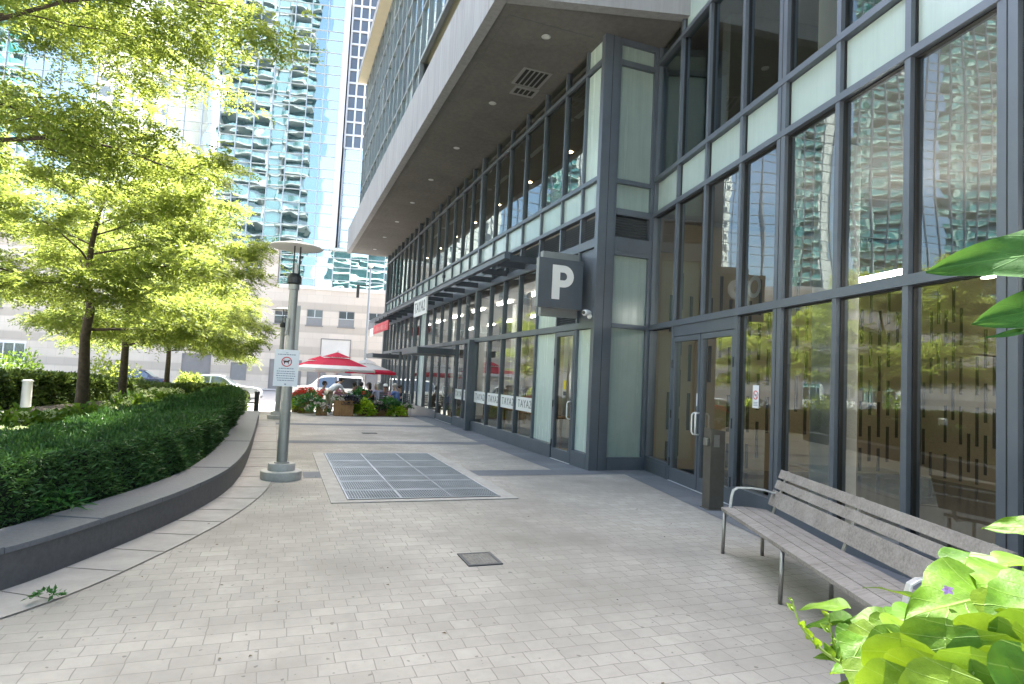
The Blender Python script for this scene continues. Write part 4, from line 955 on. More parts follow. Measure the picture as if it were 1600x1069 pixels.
# clipped yew hedge following the wall
HF = offset_path(OUT, -.50); HF = [p for p in HF if p[1] < 18.95]
back = smooth_path([(-6.2,3.2),(-5.0,3.6),(-4.1,4.2),(-3.4,5.2),(-2.9,6.4),(-2.55,7.6),(-2.35,9.1),(-2.15,11.3),(-1.95,14.3),(-1.75,17),(-1.65,18.9)], 6)
def resample(p, n):
    p = np.array([q[:2] for q in p]); d = np.concatenate([[0], np.cumsum(np.linalg.norm(np.diff(p, axis=0), axis=1))]); t = np.linspace(0, d[-1], n)
    return np.stack([np.interp(t, d, p[:, 0]), np.interp(t, d, p[:, 1])], 1)
def hedge(name, front, back_, z0, z1, label, core, leaf, nleaf, L, W, seed, lump=.05, zf=None, group=None):
    rs_ = np.random.RandomState(seed); n = 90; f = resample(front, n); k = resample(back_, n)
    zb = (lambda y: 0) if zf is None else zf
    root = empty(name, (float(f[n//2][0]), float(f[n//2][1]), z0+zb(f[n//2][1])), 0, label, 'hedge', group)
    mrg = .07; ring_ = []
    mid = (f+k)/2
    fi, ki = f+(mid-f)/np.linalg.norm(mid-f, axis=1, keepdims=True)*mrg, k+(mid-k)/np.linalg.norm(mid-k, axis=1, keepdims=True)*mrg
    zz = np.array([zb(y) for y in f[:, 1]])
    P4 = [np.column_stack([fi, z0+zz]), np.column_stack([fi, z1-mrg+zz]), np.column_stack([ki, z1-mrg+zz]), np.column_stack([ki, z0+zz])]
    b = MB(); b.add([tuple(p) for r in P4 for p in r], [(r*n+i, r*n+i+1, ((r+1) % 4)*n+i+1, ((r+1) % 4)*n+i) for r in range(4) for i in range(n-1)]+[(0, n, 2*n, 3*n), (n-1, 4*n-1, 3*n-1, 2*n-1)])
    b.build('stems', core, root)  # solid near-black core rather than stems; the hedge's inner shade put into colour
    # leaves over front, back, end and top
    segl = np.linalg.norm(np.diff(f, axis=0), axis=1); wt = np.linalg.norm(k-f, axis=1).mean(); hh = z1-z0; areas = np.array([hh, wt, hh]); cnt = (areas/areas.sum()*nleaf).astype(int)
    PS = []; NS = []
    dist = np.clip(np.hypot(mid[:, 0], mid[:, 1]), 4, 40); prob = segl/dist[:-1]; prob /= prob.sum()
    for side, c in enumerate(cnt):
        i = rs_.choice(n-1, c, p=prob); t = rs_.rand(c)[:, None]; fa = f[i]*(1-t)+f[i+1]*t; ka = k[i]*(1-t)+k[i+1]*t; tang = f[i+1]-f[i]; tang = tang/np.linalg.norm(tang, axis=1, keepdims=True)
        zo = np.array([zb(y) for y in fa[:, 1]]); inw = (ka-fa)/np.linalg.norm(ka-fa, axis=1, keepdims=True)
        if side == 1:
            u = rs_.rand(c)[:, None]; p2 = fa*(1-u)+ka*u; P_ = np.column_stack([p2, z1+zo]); N_ = np.tile([0, 0, 1.], (c, 1))
        else:
            q = fa if side == 0 else ka; sg = -1 if side == 0 else 1; hz = z0+rs_.rand(c)**.8*hh; P_ = np.column_stack([q, hz+zo]); N_ = np.column_stack([inw*sg, np.zeros(c)])
        # lumpy surface
        lum = (np.sin(P_[:, 0]*5.1+P_[:, 1]*2.3)*np.cos(P_[:, 1]*4.3+P_[:, 2]*6)+.6*np.sin(P_[:, 0]*11+P_[:, 2]*9)*np.sin(P_[:, 1]*9.7))*lump
        P_ = P_+N_*(lum+rs_.uniform(-.09, .02, c))[:, None]; PS.append(P_); NS.append(N_)
    # end cap
    c = int(nleaf*.03); u = rs_.rand(c)[:, None]; p2 = f[-1]*(1-u)+k[-1]*u; PS.append(np.column_stack([p2, z0+rs_.rand(c)*hh+zz[-1]])); NS.append(np.tile([0, 1., 0], (c, 1)))
    P_ = np.concatenate(PS); N_ = np.concatenate(NS); m = len(P_); D = N_+rs_.normal(0, .65, (m, 3))+np.array([0, 0, .35])
    sc_ = np.clip(np.hypot(P_[:, 0], P_[:, 1])/7, .8, 3.2)
    V, F = leaf_quads(P_, D, rs_.uniform(0, 6.28, m), L*rs_.uniform(.6, 1.3, m)*sc_, W*rs_.uniform(.7, 1.2, m)*sc_, rs_)
    np_mesh('foliage', V, F, leaf, root); return root
hedge('clipped_hedge', HF, back, .2, .80, 'low dark green clipped hedge along the curved granite wall', M['yew_core_shade'], M['yew'], 120000, .055, .016, 5)
fhF = smooth_path([(-10.5, 14.2), (-8.9, 17.8), (-7.4, 21.2), (-5.4, 25.7), (-3.75, 30.2), (-2.05, 33.2)], 6); fhB = [(x-1.3, y+.7) for x, y in fhF]
hedge('clipped_hedge', fhF, fhB, .02, .95, 'sunlit box hedge running along the street behind the trees', M['yew_core_shade'], M['boxleaf'], 45000, .05, .03, 6, .06, gz)
hedge('clipped_hedge', [(-2.2, 20.3), (-1.75, 22.5), (-1.45, 25), (-1.3, 28)], [(-3.1, 20.6), (-3.0, 22.5), (-2.8, 25), (-2.6, 28)], .0, .72, 'short bushy pale green hedge beside the dark bollard', M['yew_core_shade'], M['boxleaf'], 16000, .05, .032, 9, .08, gz)

def shrub(name, c, r, n, leaf, label, cat, group=None, L=.1, W=.07, flowers=0, fmat=None, fr_=.07, seed=1, stem=True):
    rs_ = np.random.RandomState(seed); root = empty(name, c, 0, label, cat, group)
    d = rs_.normal(0, 1, (n, 3)); d /= np.linalg.norm(d, axis=1, keepdims=True); d[:, 2] = np.abs(d[:, 2])*1.0-.12
    rad_ = rs_.uniform(.45, 1, n)**.6; lum = 1+.16*np.sin(d[:, 0]*7+seed)*np.cos(d[:, 1]*6)
    P_ = np.array(c)+d*np.array(r)*(rad_*lum)[:, None]+np.array([0, 0, .04]); D = d+rs_.normal(0, .45, (n, 3))+np.array([0, 0, -.1])
    V, F = leaf_quads(P_, D, rs_.normal(0, .6, n), L*rs_.uniform(.7, 1.3, n), W*rs_.uniform(.7, 1.2, n), rs_, .35); np_mesh('foliage', V, F, leaf, root)
    if stem:
        b = MB()
        for k in range(7):
            a = k*.9; b.tube([(c[0]+.04*math.cos(a), c[1]+.04*math.sin(a), c[2]-.05), (c[0]+r[0]*.3*math.cos(a), c[1]+r[1]*.3*math.sin(a), c[2]+r[2]*.45), (c[0]+r[0]*.62*math.cos(a), c[1]+r[1]*.62*math.sin(a), c[2]+r[2]*.7)], [.012, .009, .005], 5)
        b.build('stems', M['bark'], root)
    for k in range(flowers):
        a, e = rs_.uniform(0, 6.28), rs_.uniform(.35, 1.4); fc = np.array(c)+np.array([math.cos(a)*math.cos(e), math.sin(a)*math.cos(e), math.sin(e)])*np.array(r)*1.04
        m = 60; dd = rs_.normal(0, 1, (m, 3)); dd /= np.linalg.norm(dd, axis=1, keepdims=True); q = fc+dd*fr_*np.array([1, 1, .75])
        V, F = leaf_quads(q, dd+rs_.normal(0, .5, (m, 3)), rs_.uniform(0, 6.28, m), np.full(m, fr_*.55), np.full(m, fr_*.5), rs_); np_mesh('flower_head', V, F, fmat, root)
    return root
for i, (x, y, r, h, fl, lb) in enumerate(((-3.15, 12.6, .75, .55, 2, 'dark leafy hydrangea shrub left of the thickest trunk'), (-3.9, 12.0, .8, .5, 2, 'dark leafy hydrangea shrub farthest left by the side path'), (-3.0, 15.6, .7, .62, 12, 'pale flowered hydrangea shrub just right of the thickest trunk'),
        (-2.9, 17.6, .75, .66, 14, 'pale flowered hydrangea shrub in front of the second trunk'), (-2.55, 14.2, .45, .42, 8, 'small cream flowered hydrangea tucked behind the clipped hedge'), (-2.6, 11.0, .4, .4, 6, 'lowest cream hydrangea, at the foot of the thickest trunk'), (-2.9, 20.2, .7, .55, 9, 'hydrangea shrub farthest back behind the clipped hedge'), (-2.35, 16.2, .42, .40, 9, 'cream hydrangea squeezed between the hedge and the paler shrubs'), (-3.2, 9.6, .6, .38, 5, 'low yellow green hydrangea nearest the left edge'))):
    shrub('hydrangea_shrub', (x, y, .2), (r, r, h), 900, M['hyd'], lb, 'shrub', 'hydrangea shrubs behind the clipped hedge', .13, .09, fl, M['hydflower'], .075, 20+i)
shrub('fern', (-1.62, 6.12, .30), (.16, .22, .16), 90, M['green_mid'], 'small bright fern frond poking out under the clipped hedge', 'fern', None, .10, .02, seed=77, stem=False)
for i, (x, y, r, h, lb) in enumerate(((-6.8, 30.5, 1.5, 2.2, 'yellow green street shrub left of the thin farthest trunk'), (-4.3, 35.0, .9, 1.6, 'yellow green bush between the thin farthest trunk and the silver car'), (-9.6, 29.0, 1.4, 2.3, 'deep green bush behind the box hedge near the white post'))):
    shrub('street_bush', (x, y, -.4), (r, r, h), 2200, M['leaf2'] if i < 2 else M['hyd'], lb, 'bush', 'bushes beyond the box hedge', .16, .10, seed=60+i)
# weed in the slab joint
shrub('weed', (-1.30, 4.82, .0), (.11, .05, .05), 60, M['green_mid'], 'tiny green weed growing in the joint of the edge slabs', 'weed', None, .04, .02, seed=91, stem=False)
# ------------------------------------------------------------------ lamps, bollards, bench
def lamp_post(x, y, label, sign=False):
    g = gz(y); r = empty('street_lamp', (x, y, g), 0, label, 'street lamp', 'street lamps along the plaza'); tx = .0
    b = MB(); b.lathe([(0, 0), (.275, 0), (.28, .02), (.28, .115), (.27, .125), (0, .125)], (x, y, g), 40); b.lathe([(.185, .125), (.185, .215), (.178, .225), (0, .225)], (x, y, g), 40); b.build('concrete_base', M['concrete'], r, smooth=True, autosmooth=True)
    b = MB(); b.lathe([(.105, .225), (.105, .24), (.075, .245), (.072, 1.5), (.060, 2.72), (.075, 2.725), (.075, 2.80), (0, 2.80)], (x, y, g), 24); b.build('pole', M['pole'], r, smooth=True, autosmooth=True)
    b = MB(); b.lathe([(.07, 2.80), (.10, 2.82), (.10, 2.90), (.07, 2.96), (0, 2.96)], (x, y, g), 20)
    for a in (0, 2.09, 4.19): b.tube([(x+.055*math.cos(a), y+.055*math.sin(a), g+2.93), (x+.055*math.cos(a), y+.055*math.sin(a), g+3.36)], .011, 6)
    b.build('lamp_head', M['lamp_dark'], r)
    b = MB(); b.lathe([(0, 3.36), (.12, 3.36), (.36, 3.335), (.375, 3.345), (.36, 3.36), (.13, 3.42), (0, 3.44)], (x, y, g), 40); b.build('disc_shade', M['lamp_disc'], r, smooth=True, autosmooth=True)
    b = MB(); b.lathe([(0, 2.965), (.04, 2.965), (.04, 3.1), (0, 3.12)], (x, y, g), 14); b.build('lamp_glass', M['lob_white'], r)
    return r
L1 = lamp_post(.11, 9.42, 'grey lamp post with a wide white disc, nearest, bearing a white notice')
L2 = lamp_post(.0, 20.1, 'grey lamp post half hidden behind the nearest lamp post')
b = MB(); b.box(.165, .22, 9.39, 9.46, 1.85, 2.5); b.box(.03, .065, 9.3, 9.36, 2.05, 2.3); b.build('control_box', M['pole'], L1, bevel=.006)
# dog notice on the lamp
nt_ = empty('dog_notice', (.1, 9.33, 1.55), 0, 'white notice with a red barred dog sign on the nearest lamp post', 'notice')
X0, X1, Z0, Z1, Y_ = -.085, .245, 1.32, 1.845, 9.335
b = MB(); b.box(X0, X1, Y_, Y_+.006, Z0, Z1); b.build('notice_plate', M['sign_white'], nt_)
def flat_ring(cx, cz, r0, r1, y, m, name, parent, n=32):
    b = MB(); b.add([(cx+r*math.cos(2*math.pi*k/n), y, cz+r*math.sin(2*math.pi*k/n)) for k in range(n) for r in (r0, r1)], [(2*k, 2*k+1, 2*((k+1) % n)+1, 2*((k+1) % n)) for k in range(n)]); return b.build(name, m, parent, recalc=False)
cx, cz = (X0+X1)/2, 1.672
flat_ring(cx, cz, .058, .072, Y_-.0015, M['red'], 'ban_ring', nt_)
b = MB(); b.beam((cx-.044, Y_-.001, cz+.044), (cx+.044, Y_-.001, cz-.044), .0012, .013, (0,1,0)); b.build('ban_slash', M['red'], nt_)
dog = [(-.046,.006),(-.05,.02),(-.044,.024),(-.036,.016),(.018,.016),(.024,.03),(.032,.034),(.036,.028),(.05,.022),(.05,.014),(.036,.008),(.03,-.004),(.032,-.036),(.024,-.036),(.02,-.01),(-.018,-.01),(-.026,-.022),(-.024,-.036),(-.032,-.036),(-.036,-.018)]
b = MB(); b.add([(cx+px*.95, Y_-.0008, cz+pz*.95) for px, pz in dog], [tuple(range(len(dog)))]); b.build('dog_symbol', M['ink_dark'], nt_, recalc=False)
b = MB()
for k, (wd, z) in enumerate(((.012, 1.80), (.125, 1.775), (.10, 1.575), (.125, 1.535), (.125, 1.503), (.13, 1.47), (.12, 1.437), (.11, 1.405))):
    x = cx-wd
    while x < cx+wd-.004:
        l = min(rnd.uniform(.012, .035), cx+wd-x); b.box(x, x+l, Y_-.001, Y_-.0003, z-.006, z+.006); x += l+.006
b.build('small_print', M['ink'], nt_)
b = MB(); b.box(cx-.012, cx+.012, Y_-.001, Y_-.0003, 1.342, 1.36); b.build('emblem', M['ink'], nt_)
b = MB(); b.box(X0+.1, X1-.1, Y_+.007, Y_+.02, 1.4, 1.43); b.box(X0+.1, X1-.1, Y_+.007, Y_+.02, 1.73, 1.76); b.build('clamp', M['pole'], nt_)
# tall street pole beyond
sp = empty('street_pole', (8.6, 50, -.5), 0, 'tall slender street light pole in front of the stone base', 'street light')
b = MB(); b.lathe([(.13, 0), (.12, 1), (.07, 10.4), (0, 10.45)], (6.3, 50, -.5), 14); sp.location = (6.3, 50, -.5); b.build('pole', M['pole'], sp, smooth=True)
b = MB(); b.lathe([(0, 10.4), (.1, 10.4), (.24, 10.55), (.26, 10.62), (.2, 10.72), (0, 10.8)], (6.3, 50, -.5), 18); b.build('lamp_head', M['lamp_disc'], sp, smooth=True)
b = MB(); b.box(5.35, 6.28, 49.97, 50.03, 8.4, 8.46); b.box(5.3, 5.5, 49.85, 50.15, 7.4, 8.4); b.build('traffic_signal', M['lamp_dark'], sp)
# bollards
def bollard(x, y, r_, h, m, label, name='bollard'):
    g = gz(y); o = empty(name, (x, y, g), 0, label, 'bollard')
    b = MB(); b.lathe([(r_*1.25, 0), (r_*1.25, .02), (r_, .03), (r_*.94, h-.06)], (x, y, g), 22); b.build('shaft', m, o, smooth=True, autosmooth=True)
    b = MB(); b.lathe([(r_*.94, h-.06), (r_*1.08, h-.055), (r_*1.08, h-.015), (r_*.7, h), (0, h)], (x, y, g), 22); b.build('cap', m, o, smooth=True, autosmooth=True)
bollard(-6.82, 21.6, .13, .86, M['white'], 'round white bollard in front of the box hedge')
bollard(-.68, 22.6, .075, .72, M['lamp_dark'], 'slim black bollard at the far end of the granite wall')
po = empty('door_post', (5.47, 6.71, 0), 0, 'square bronze grey post with a push button in front of the entrance doors', 'bollard')
Mp = Matrix.Translation((5.47, 6.71, 0)) @ Matrix.Rotation(R(11), 4, 'Z').inverted()
b = MB(Mp); b.prism([(-.10, -.10), (.10, -.10), (.10, .10), (-.10, .10)], 0, 1.0); b.add([(-.10, -.10, 1.0), (.10, -.10, 1.0), (.10, .10, 1.0), (-.10, .10, 1.0), (-.10, -.10, 1.06), (.10, -.10, 1.03), (.10, .10, 1.03), (-.10, .10, 1.06)], [(4,5,6,7),(0,1,5,4),(1,2,6,5),(2,3,7,6),(3,0,4,7)]); b.build('post_body', M['bollard'], po)
b = MB(Mp); b.box(-.135, -.1005, -.05, .05, .83, .93); pb = b.build('button_plate', M['steel'], po, bevel=.008)
b = MB(Mp); b.box(-.06, .02, -.104, -.1005, .82, .98); b.build('notice_plate', M['steel'], po)
b = MB(Mp); b.prism([(-.12, -.12), (.12, -.12), (.12, .12), (-.12, .12)], 0.001, .012); b.build('foot_plate', M['bollard'], po)

# slatted bench, long axis u, back towards the wall
bn = empty('wooden_bench', (4.0, 3.55, 0), 0, 'long weathered grey wooden bench with white metal armrests', 'bench')
u = Vector((-.372, -.928, 0)); v = Vector((.928, -.372, 0))   # u: towards the viewer's right end, v: towards the back
FBn = Matrix(((u.x, v.x, 0, 4.12), (u.y, v.y, 0, 4.93), (0, 0, 1, 0), (0, 0, 0, 1)))
LB = 2.82
def curved_slat(prof_c, wd, th, ang, x0, x1, skew=0):
    b = MB(FBn); y, z = prof_c; ca, sa = math.cos(ang), math.sin(ang); n = 12; vs_ = []
    for i in range(n+1):
        x = x0+(x1-x0)*i/n
        for p, q in ((-wd/2, -th/2), (wd/2, -th/2), (wd/2, th/2), (-wd/2, th/2)): vs_.append((x+skew*(p/wd), y+p*ca-q*sa, z+p*sa+q*ca))
    fs = [(4*i+k, 4*i+(k+1) % 4, 4*i+4+(k+1) % 4, 4*i+4+k) for i in range(n) for k in range(4)]+[(3,2,1,0), tuple(4*n+k for k in range(4))]
    b.add(vs_, fs); return b
for k, (y, z, a) in enumerate(((.055, .428, .12), (.168, .436, .02), (.281, .434, -.06), (.394, .424, -.12))): curved_slat((y, z), .106, .034, a, 0, LB).build('seat_slat', M['wood_old'], bn, bevel=.004)
for y, z, a, wd in ((.50, .555, R(72), .15), (.55, .685, R(70), .085), (.585, .785, R(70), .085)): curved_slat((y, z), wd, .032, a, -.02, LB+.02).build('back_slat', M['wood_old'], bn, bevel=.004)
for x in (.12, LB*.5, LB-.12):
    b = MB(FBn); b.beam((x, .04, .395), (x, .44, .385), .012, .04); b.beam((x, .44, .385), (x, .60, .83), .012, .035, (1,0,0)); b.build('support_arm', M['steel'], bn)
for x in (.03, 1.36, LB-.04):
    b = MB(FBn); b.tube([(x, .02, 0), (x, .03, .40)], .017, 10); b.build('leg', M['steel'], bn, smooth=True)
    b = MB(FBn); b.tube([(x, .40, 0), (x, .40, .385)], .017, 10); b.build('leg', M['steel'], bn, smooth=True)
for x in (.05, LB-.05):
    b = MB(FBn); pts = [(.07, .43), (.085, .56), (.10, .615), (.14, .64), (.26, .645), (.40, .632), (.52, .60)]; vs_ = []
    n_ = len(pts)
    for i, (y, z) in enumerate(pts):
        a, c = pts[max(0, i-1)], pts[min(n_-1, i+1)]; d = Vector((0, c[0]-a[0], c[1]-a[1])).normalized(); nn = Vector((0, -d.z, d.y))*.007
        for sx, q in ((-.022, -1), (.022, -1), (.022, 1), (-.022, 1)): vs_.append((x+sx, y+nn.y*q, z+nn.z*q))
    b.add(vs_, [(4*i+k, 4*i+(k+1) % 4, 4*i+4+(k+1) % 4, 4*i+4+k) for i in range(n_-1) for k in range(4)]+[(3,2,1,0), tuple(4*(n_-1)+k for k in range(4))]); b.build('armrest', M['steel_white'], bn, bevel=.003)
b = MB(FBn)
for x in (.10, .14, LB*.5, LB-.12):
    for y, z in ((.575, .79), (.54, .69)): b.lathe([(0, .0), (.006, .0)], (0,0,0), 6)
# ------------------------------------------------------------------ foreground planter with lime vine
tp = empty('tall_planter', (1.75, .95, 0), 0, 'tall dark planter in the near right corner under the lime vine', 'planter')
b = MB(Matrix.Translation((1.75, .95, 0)) @ Matrix.Rotation(R(-30), 4, 'Z')); b.add([(-.26,-.26,0),(.26,-.26,0),(.26,.26,0),(-.26,.26,0),(-.34,-.34,.86),(.34,-.34,.86),(.34,.34,.86),(-.34,.34,.86)], [(3,2,1,0),(0,1,5,4),(1,2,6,5),(2,3,7,6),(3,0,4,7)]); b.build('planter_body', M['frame_dark'], tp)
b = MB(Matrix.Translation((1.75, .95, 0)) @ Matrix.Rotation(R(-30), 4, 'Z')); b.box(-.35, .35, -.35, .35, .80, .84); b.build('soil', M['soil'], tp)
class LeafSet:
    def __init__(s): s.V = []; s.F = []; s.UV = []
    def leaf(s, c, d, up, L, W, cup=.10, lobes=True, seed=0, droop=.28):
        """heart shaped leaf with a midrib, side veins (kept in the uv map) and a wavy margin"""
        d = Vector(d).normalized(); up = Vector(up); y = up.cross(d).normalized(); up = d.cross(y).normalized(); nu, nv = 15, 13; b0 = len(s.V)
        rr = random.Random(seed); tw_ = rr.uniform(-.25, .25); p1, p2, p3 = (rr.uniform(0, 6.28) for _ in range(3)); bend = rr.uniform(-.12, .12)
        for i in range(nu):
            t = i/(nu-1); hw = (math.sin(math.pi*min(1, t**.60))**.8)*(1-.22*t)
            if lobes: hw *= 1+.10*math.sin(t*8+p1)+.04*math.sin(t*19+p2)
            for j in range(nv):
                q = 2*j/(nv-1)-1; ax = t*L-(abs(q)**1.8)*L*.20*(1-t)*1.5
                lift = cup*L*(q*q-.35*abs(q))*hw-droop*L*t*t+.030*L*abs(q)**2*math.sin(t*11+p1+(2 if q > 0 else 0))+.012*L*math.sin(q*6+t*7+p3)
                s.V.append(Vector(c)+d*ax+y*(q*hw*W*.5+bend*L*t*t)+up*(lift+tw_*q*hw*W*.3)); s.UV.append((q*.5+.5, t))
        for i in range(nu-1):
            for j in range(nv-1): s.F.append((b0+i*nv+j, b0+i*nv+j+1, b0+(i+1)*nv+j+1, b0+(i+1)*nv+j))
    def build(s, name, m, parent):
        b = MB(); b.V = None; b.v = s.V; b.f = [list(f) for f in s.F]; o = b.build(name, m, parent, smooth=True, recalc=False)
        uv = o.data.uv_layers.new(name='UVMap'); idx = np.empty(len(o.data.loops), dtype=np.int32); o.data.loops.foreach_get('vertex_index', idx)
        uv.data.foreach_set('uv', np.array(s.UV, dtype=np.float32)[idx].ravel()); return o
def veined(name, cols, trans, tf, vein, rough=.5):
    m = leaf_mat(name, cols, trans, tf, rough); nt = m.node_tree; N, L_ = nt.nodes, nt.links; p = N['Principled BSDF']; p.inputs['Specular IOR Level'].default_value = .22
    tc = N.new('ShaderNodeTexCoord'); sp = N.new('ShaderNodeSeparateXYZ'); L_.new(tc.outputs['UV'], sp.inputs[0])
    def mth(op, a, b_=0.0, c=0.0):
        n = N.new('ShaderNodeMath'); n.operation = op
        for k, v in enumerate((a, b_, c)):
            if hasattr(v, 'is_output'): L_.new(v, n.inputs[k])
            else: n.inputs[k].default_value = v
        return n.outputs[0]
    q = mth('ABSOLUTE', mth('SUBTRACT', sp.outputs[0], .5)); rib = ramp(nt, q, .0, .022, (1,1,1), (0,0,0))
    fr_ = mth('ABSOLUTE', mth('SUBTRACT', mth('FRACT', mth('MULTIPLY', mth('SUBTRACT', sp.outputs[1], mth('MULTIPLY', q, .75)), 5.0)), .5)); side = ramp(nt, fr_, .0, .05, (.6,.6,.6), (0,0,0))
    vn = mixc(nt, 1.0, rib, side, 'LIGHTEN')
    src = p.inputs['Base Color'].links[0].from_socket
    blot = ramp(nt, noise(nt, 28, 5, .7), .38, .68, (.62,.66,.55), (1.12,1.1,1.1)); base = mixc(nt, 1.0, src, blot, 'MULTIPLY')
    L_.new(mixc(nt, vn, base, vein), p.inputs['Base Color'])
    hgt = mth('MULTIPLY_ADD', vn, -.8, noise(nt, 70, 4)); bump(nt, hgt, p, .45, .004); return m
M['vine'] = veined('lime vine big leaf', [(.055,.155,.012), (.085,.20,.016), (.12,.235,.02), (.16,.25,.02)], (.20,.30,.008), .40, (.20,.32,.06))
lv = empty('lime_vine', (1.6, .95, .86), 0, 'lime green sweet potato vine with heart shaped leaves in the near right corner', 'plant')
LV = [ (1.447,0.814,1.248,0.17,0), (1.324,0.806,1.215,0.19,0), (1.475,0.942,1.245,0.1,0), (1.269,0.8,1.174,0.13,1), (1.13,0.757,1.176,0.125,2), (1.067,0.793,1.143,0.12,2), (1.174,0.687,1.197,0.13,2), (1.307,0.736,1.218,0.15,1), (1.207,0.856,1.136,0.13,0), (1.188,0.948,1.102,0.085,1), (1.254,0.961,1.113,0.08,1), (1.238,0.696,1.2,0.12,2), (1.147,0.837,1.13,0.12,1), (1.134,0.695,1.18,0.12,2), (1.066,0.744,1.129,0.12,2), (1.07,0.84,1.091,0.11,1), (1.083,0.683,1.16,0.13,2), (1.133,0.638,1.175,0.14,2), (1.33,0.889,1.121,0.12,0), (1.375,0.819,1.144,0.13,0), (1.361,0.951,1.121,0.11,0), (1.409,0.915,1.144,0.12,0), (1.278,0.962,1.077,0.1,0), (1.188,0.996,1.086,0.06,1), (1.161,0.95,1.087,0.075,1), (1.356,0.991,1.113,0.09,0), (1.483,0.871,1.194,0.12,0), (1.612,0.907,1.243,0.1,0), (1.436,0.946,1.158,0.09,0), (1.385,0.802,1.181,0.13,1), (1.324,0.705,1.256,0.17,0), (1.236,0.658,1.205,0.16,2), (1.148,0.611,1.175,0.16,2), (1.04,0.694,1.141,0.12,2), (1.023,0.769,1.108,0.11,2)]
rr = random.Random(5); b = LeafSet(); st = MB()
for i, (x, y, z, L, k) in enumerate(LV):
    j = lambda a: rr.uniform(-a, a)
    if k == 0: d, up = (-.75+j(.3), -.35+j(.5), -.04+j(.15)), (-.10+j(.18), -.16+j(.15), 1)
    elif k == 1: d, up = (-.6+j(.3), -.3+j(.5), -.45+j(.2)), (-.45+j(.2), -.35+j(.2), .8)
    else: d, up = (-.35+j(.3), -.15+j(.35), -.85), (-.75, -.5+j(.2), .35)
    b.leaf((x, y, z), d, up, L, L*1.08, .12, True, i, .22); p = Vector((x, y, z))
    st.tube([p, p+Vector((.02, .015, -.05)), Vector((1.66+rr.uniform(-.1, .1), .98+rr.uniform(-.1, .1), .84))], [.0028, .0035, .0045], 5)
for i in range(150):
    a = rr.uniform(0, 6.28); q = rr.uniform(.05, .40); p = Vector((1.66+q*math.cos(a), .93+q*math.sin(a), .88+rr.uniform(0, .25)*(1-.6*q))); L = rr.uniform(.06, .12)
    b.leaf(p, (math.cos(a)+rr.uniform(-.5, .5), math.sin(a)+rr.uniform(-.5, .5), rr.uniform(-.4, .2)), (rr.uniform(-.35, .35), rr.uniform(-.35, .35), 1), L, L*1.08, .12, True, 100+i)
b.build('foliage', M['vine'], lv)
def shoot(pts, n, L0, L1, seed):
    r3 = random.Random(seed); P3 = [Vector(p) for p in smooth_path(pts, 6)]; st.tube(P3, [.0045-.0028*i/(len(P3)-1) for i in range(len(P3))], 6); lb = LeafSet()
    for k in range(n):
        t = .10+.90*k/(n-1); i = min(len(P3)-2, int(t*(len(P3)-1))); p = P3[i]; L = L0+(L1-L0)*t; sg = 1 if k % 2 else -1
        d = Vector((-.5+r3.uniform(-.3, .3), .4*sg+r3.uniform(-.3, .3), .6+r3.uniform(-.4, .3))); lb.leaf(p+d.normalized()*.008, d, (-.5, -.5, .5+r3.uniform(-.3, .3)), L, L*.9, .2, False, seed+k); st.tube([p, p+d.normalized()*.012], .0016, 4)
    lb.build('shoot_leaves', M['vine'], lv)
shoot([(1.36, 1.02, .97), (1.26, 1.04, .98), (1.185, 1.065, 1.02), (1.13, 1.075, 1.075), (1.105, 1.08, 1.135)], 9, .038, .014, 3)
shoot([(1.35, 1.06, .98), (1.24, 1.05, 1.01), (1.19, 1.045, 1.06), (1.165, 1.035, 1.115)], 8, .034, .013, 9)
st.build('stems', M['stem'], lv, smooth=True)
fl = LeafSet(); fp = Vector((1.235, .825, 1.232))
for k in range(5):
    a = k*1.257; fl.leaf(fp, (-.6*math.cos(a)-.5, .6*math.cos(a)-.3, .7*math.sin(a)), (-.7, -.5, .3), .011, .012, .1, False, k)
fl.build('flower', M['purple'], lv)
# broad leaved plant whose leaves lean in from the right edge
cp = empty('broad_leaf_plant', (1.75, .60, .86), 0, 'broad dark green leaves leaning in from the right edge', 'plant')
M['broad'] = veined('broad leaf', [(.022,.085,.018), (.028,.095,.02), (.034,.11,.022)], (.10,.20,.03), .22, (.05,.14,.03), .85)
b = LeafSet(); st = MB()
for i, (p, tip, L, W, up) in enumerate((((1.31, .575, 1.88), (1.165, .80, 1.856),   .29, .185, (-.74, -.48, .42)), ((1.27, .60, 1.785), (1.185, .74, 1.748), .18, .13, (-.72, -.46, .5)), ((1.26, .61, 1.735), (1.195, .715, 1.728), .14, .05, (-.4, -.3, .9)), ((1.45, .42, 2.0), (1.7, .30, 1.95), .30, .15, (0, 0, 1)), ((1.5, .5, 1.7), (1.8, .45, 1.65), .30, .15, (0, 0, 1)))):
    d = Vector(tip)-Vector(p); b.leaf(p, d, up, L, W, .06, False, i, .06); st.tube([p, Vector(p)+Vector((.10, -.06, -.10)), (1.62, .5, 1.3), (1.70, .66, .84)], [.005, .007, .010, .012], 7)
b.build('foliage', M['broad'], cp); st.build('stems', M['stem'], cp, smooth=True)
o2 = empty('young_shoot', (1.6, .9, .86), 0, 'single upright leaf on a thin stem beside the end of the bench', 'plant')
b = LeafSet(); st = MB(); b.leaf((1.312, .725, 1.372), (-.55, .65, -.12), (-.35, -.25, 1), .075, .06, .10, False, 31, .1); st.tube([(1.312, .725, 1.372), (1.31, .73, 1.30), (1.36, .75, 1.15), (1.6, .9, .84)], [.0022, .003, .004, .005], 6)
b.build('leaf', M['vine'], o2); st.build('stem', M['stem'], o2, smooth=True)
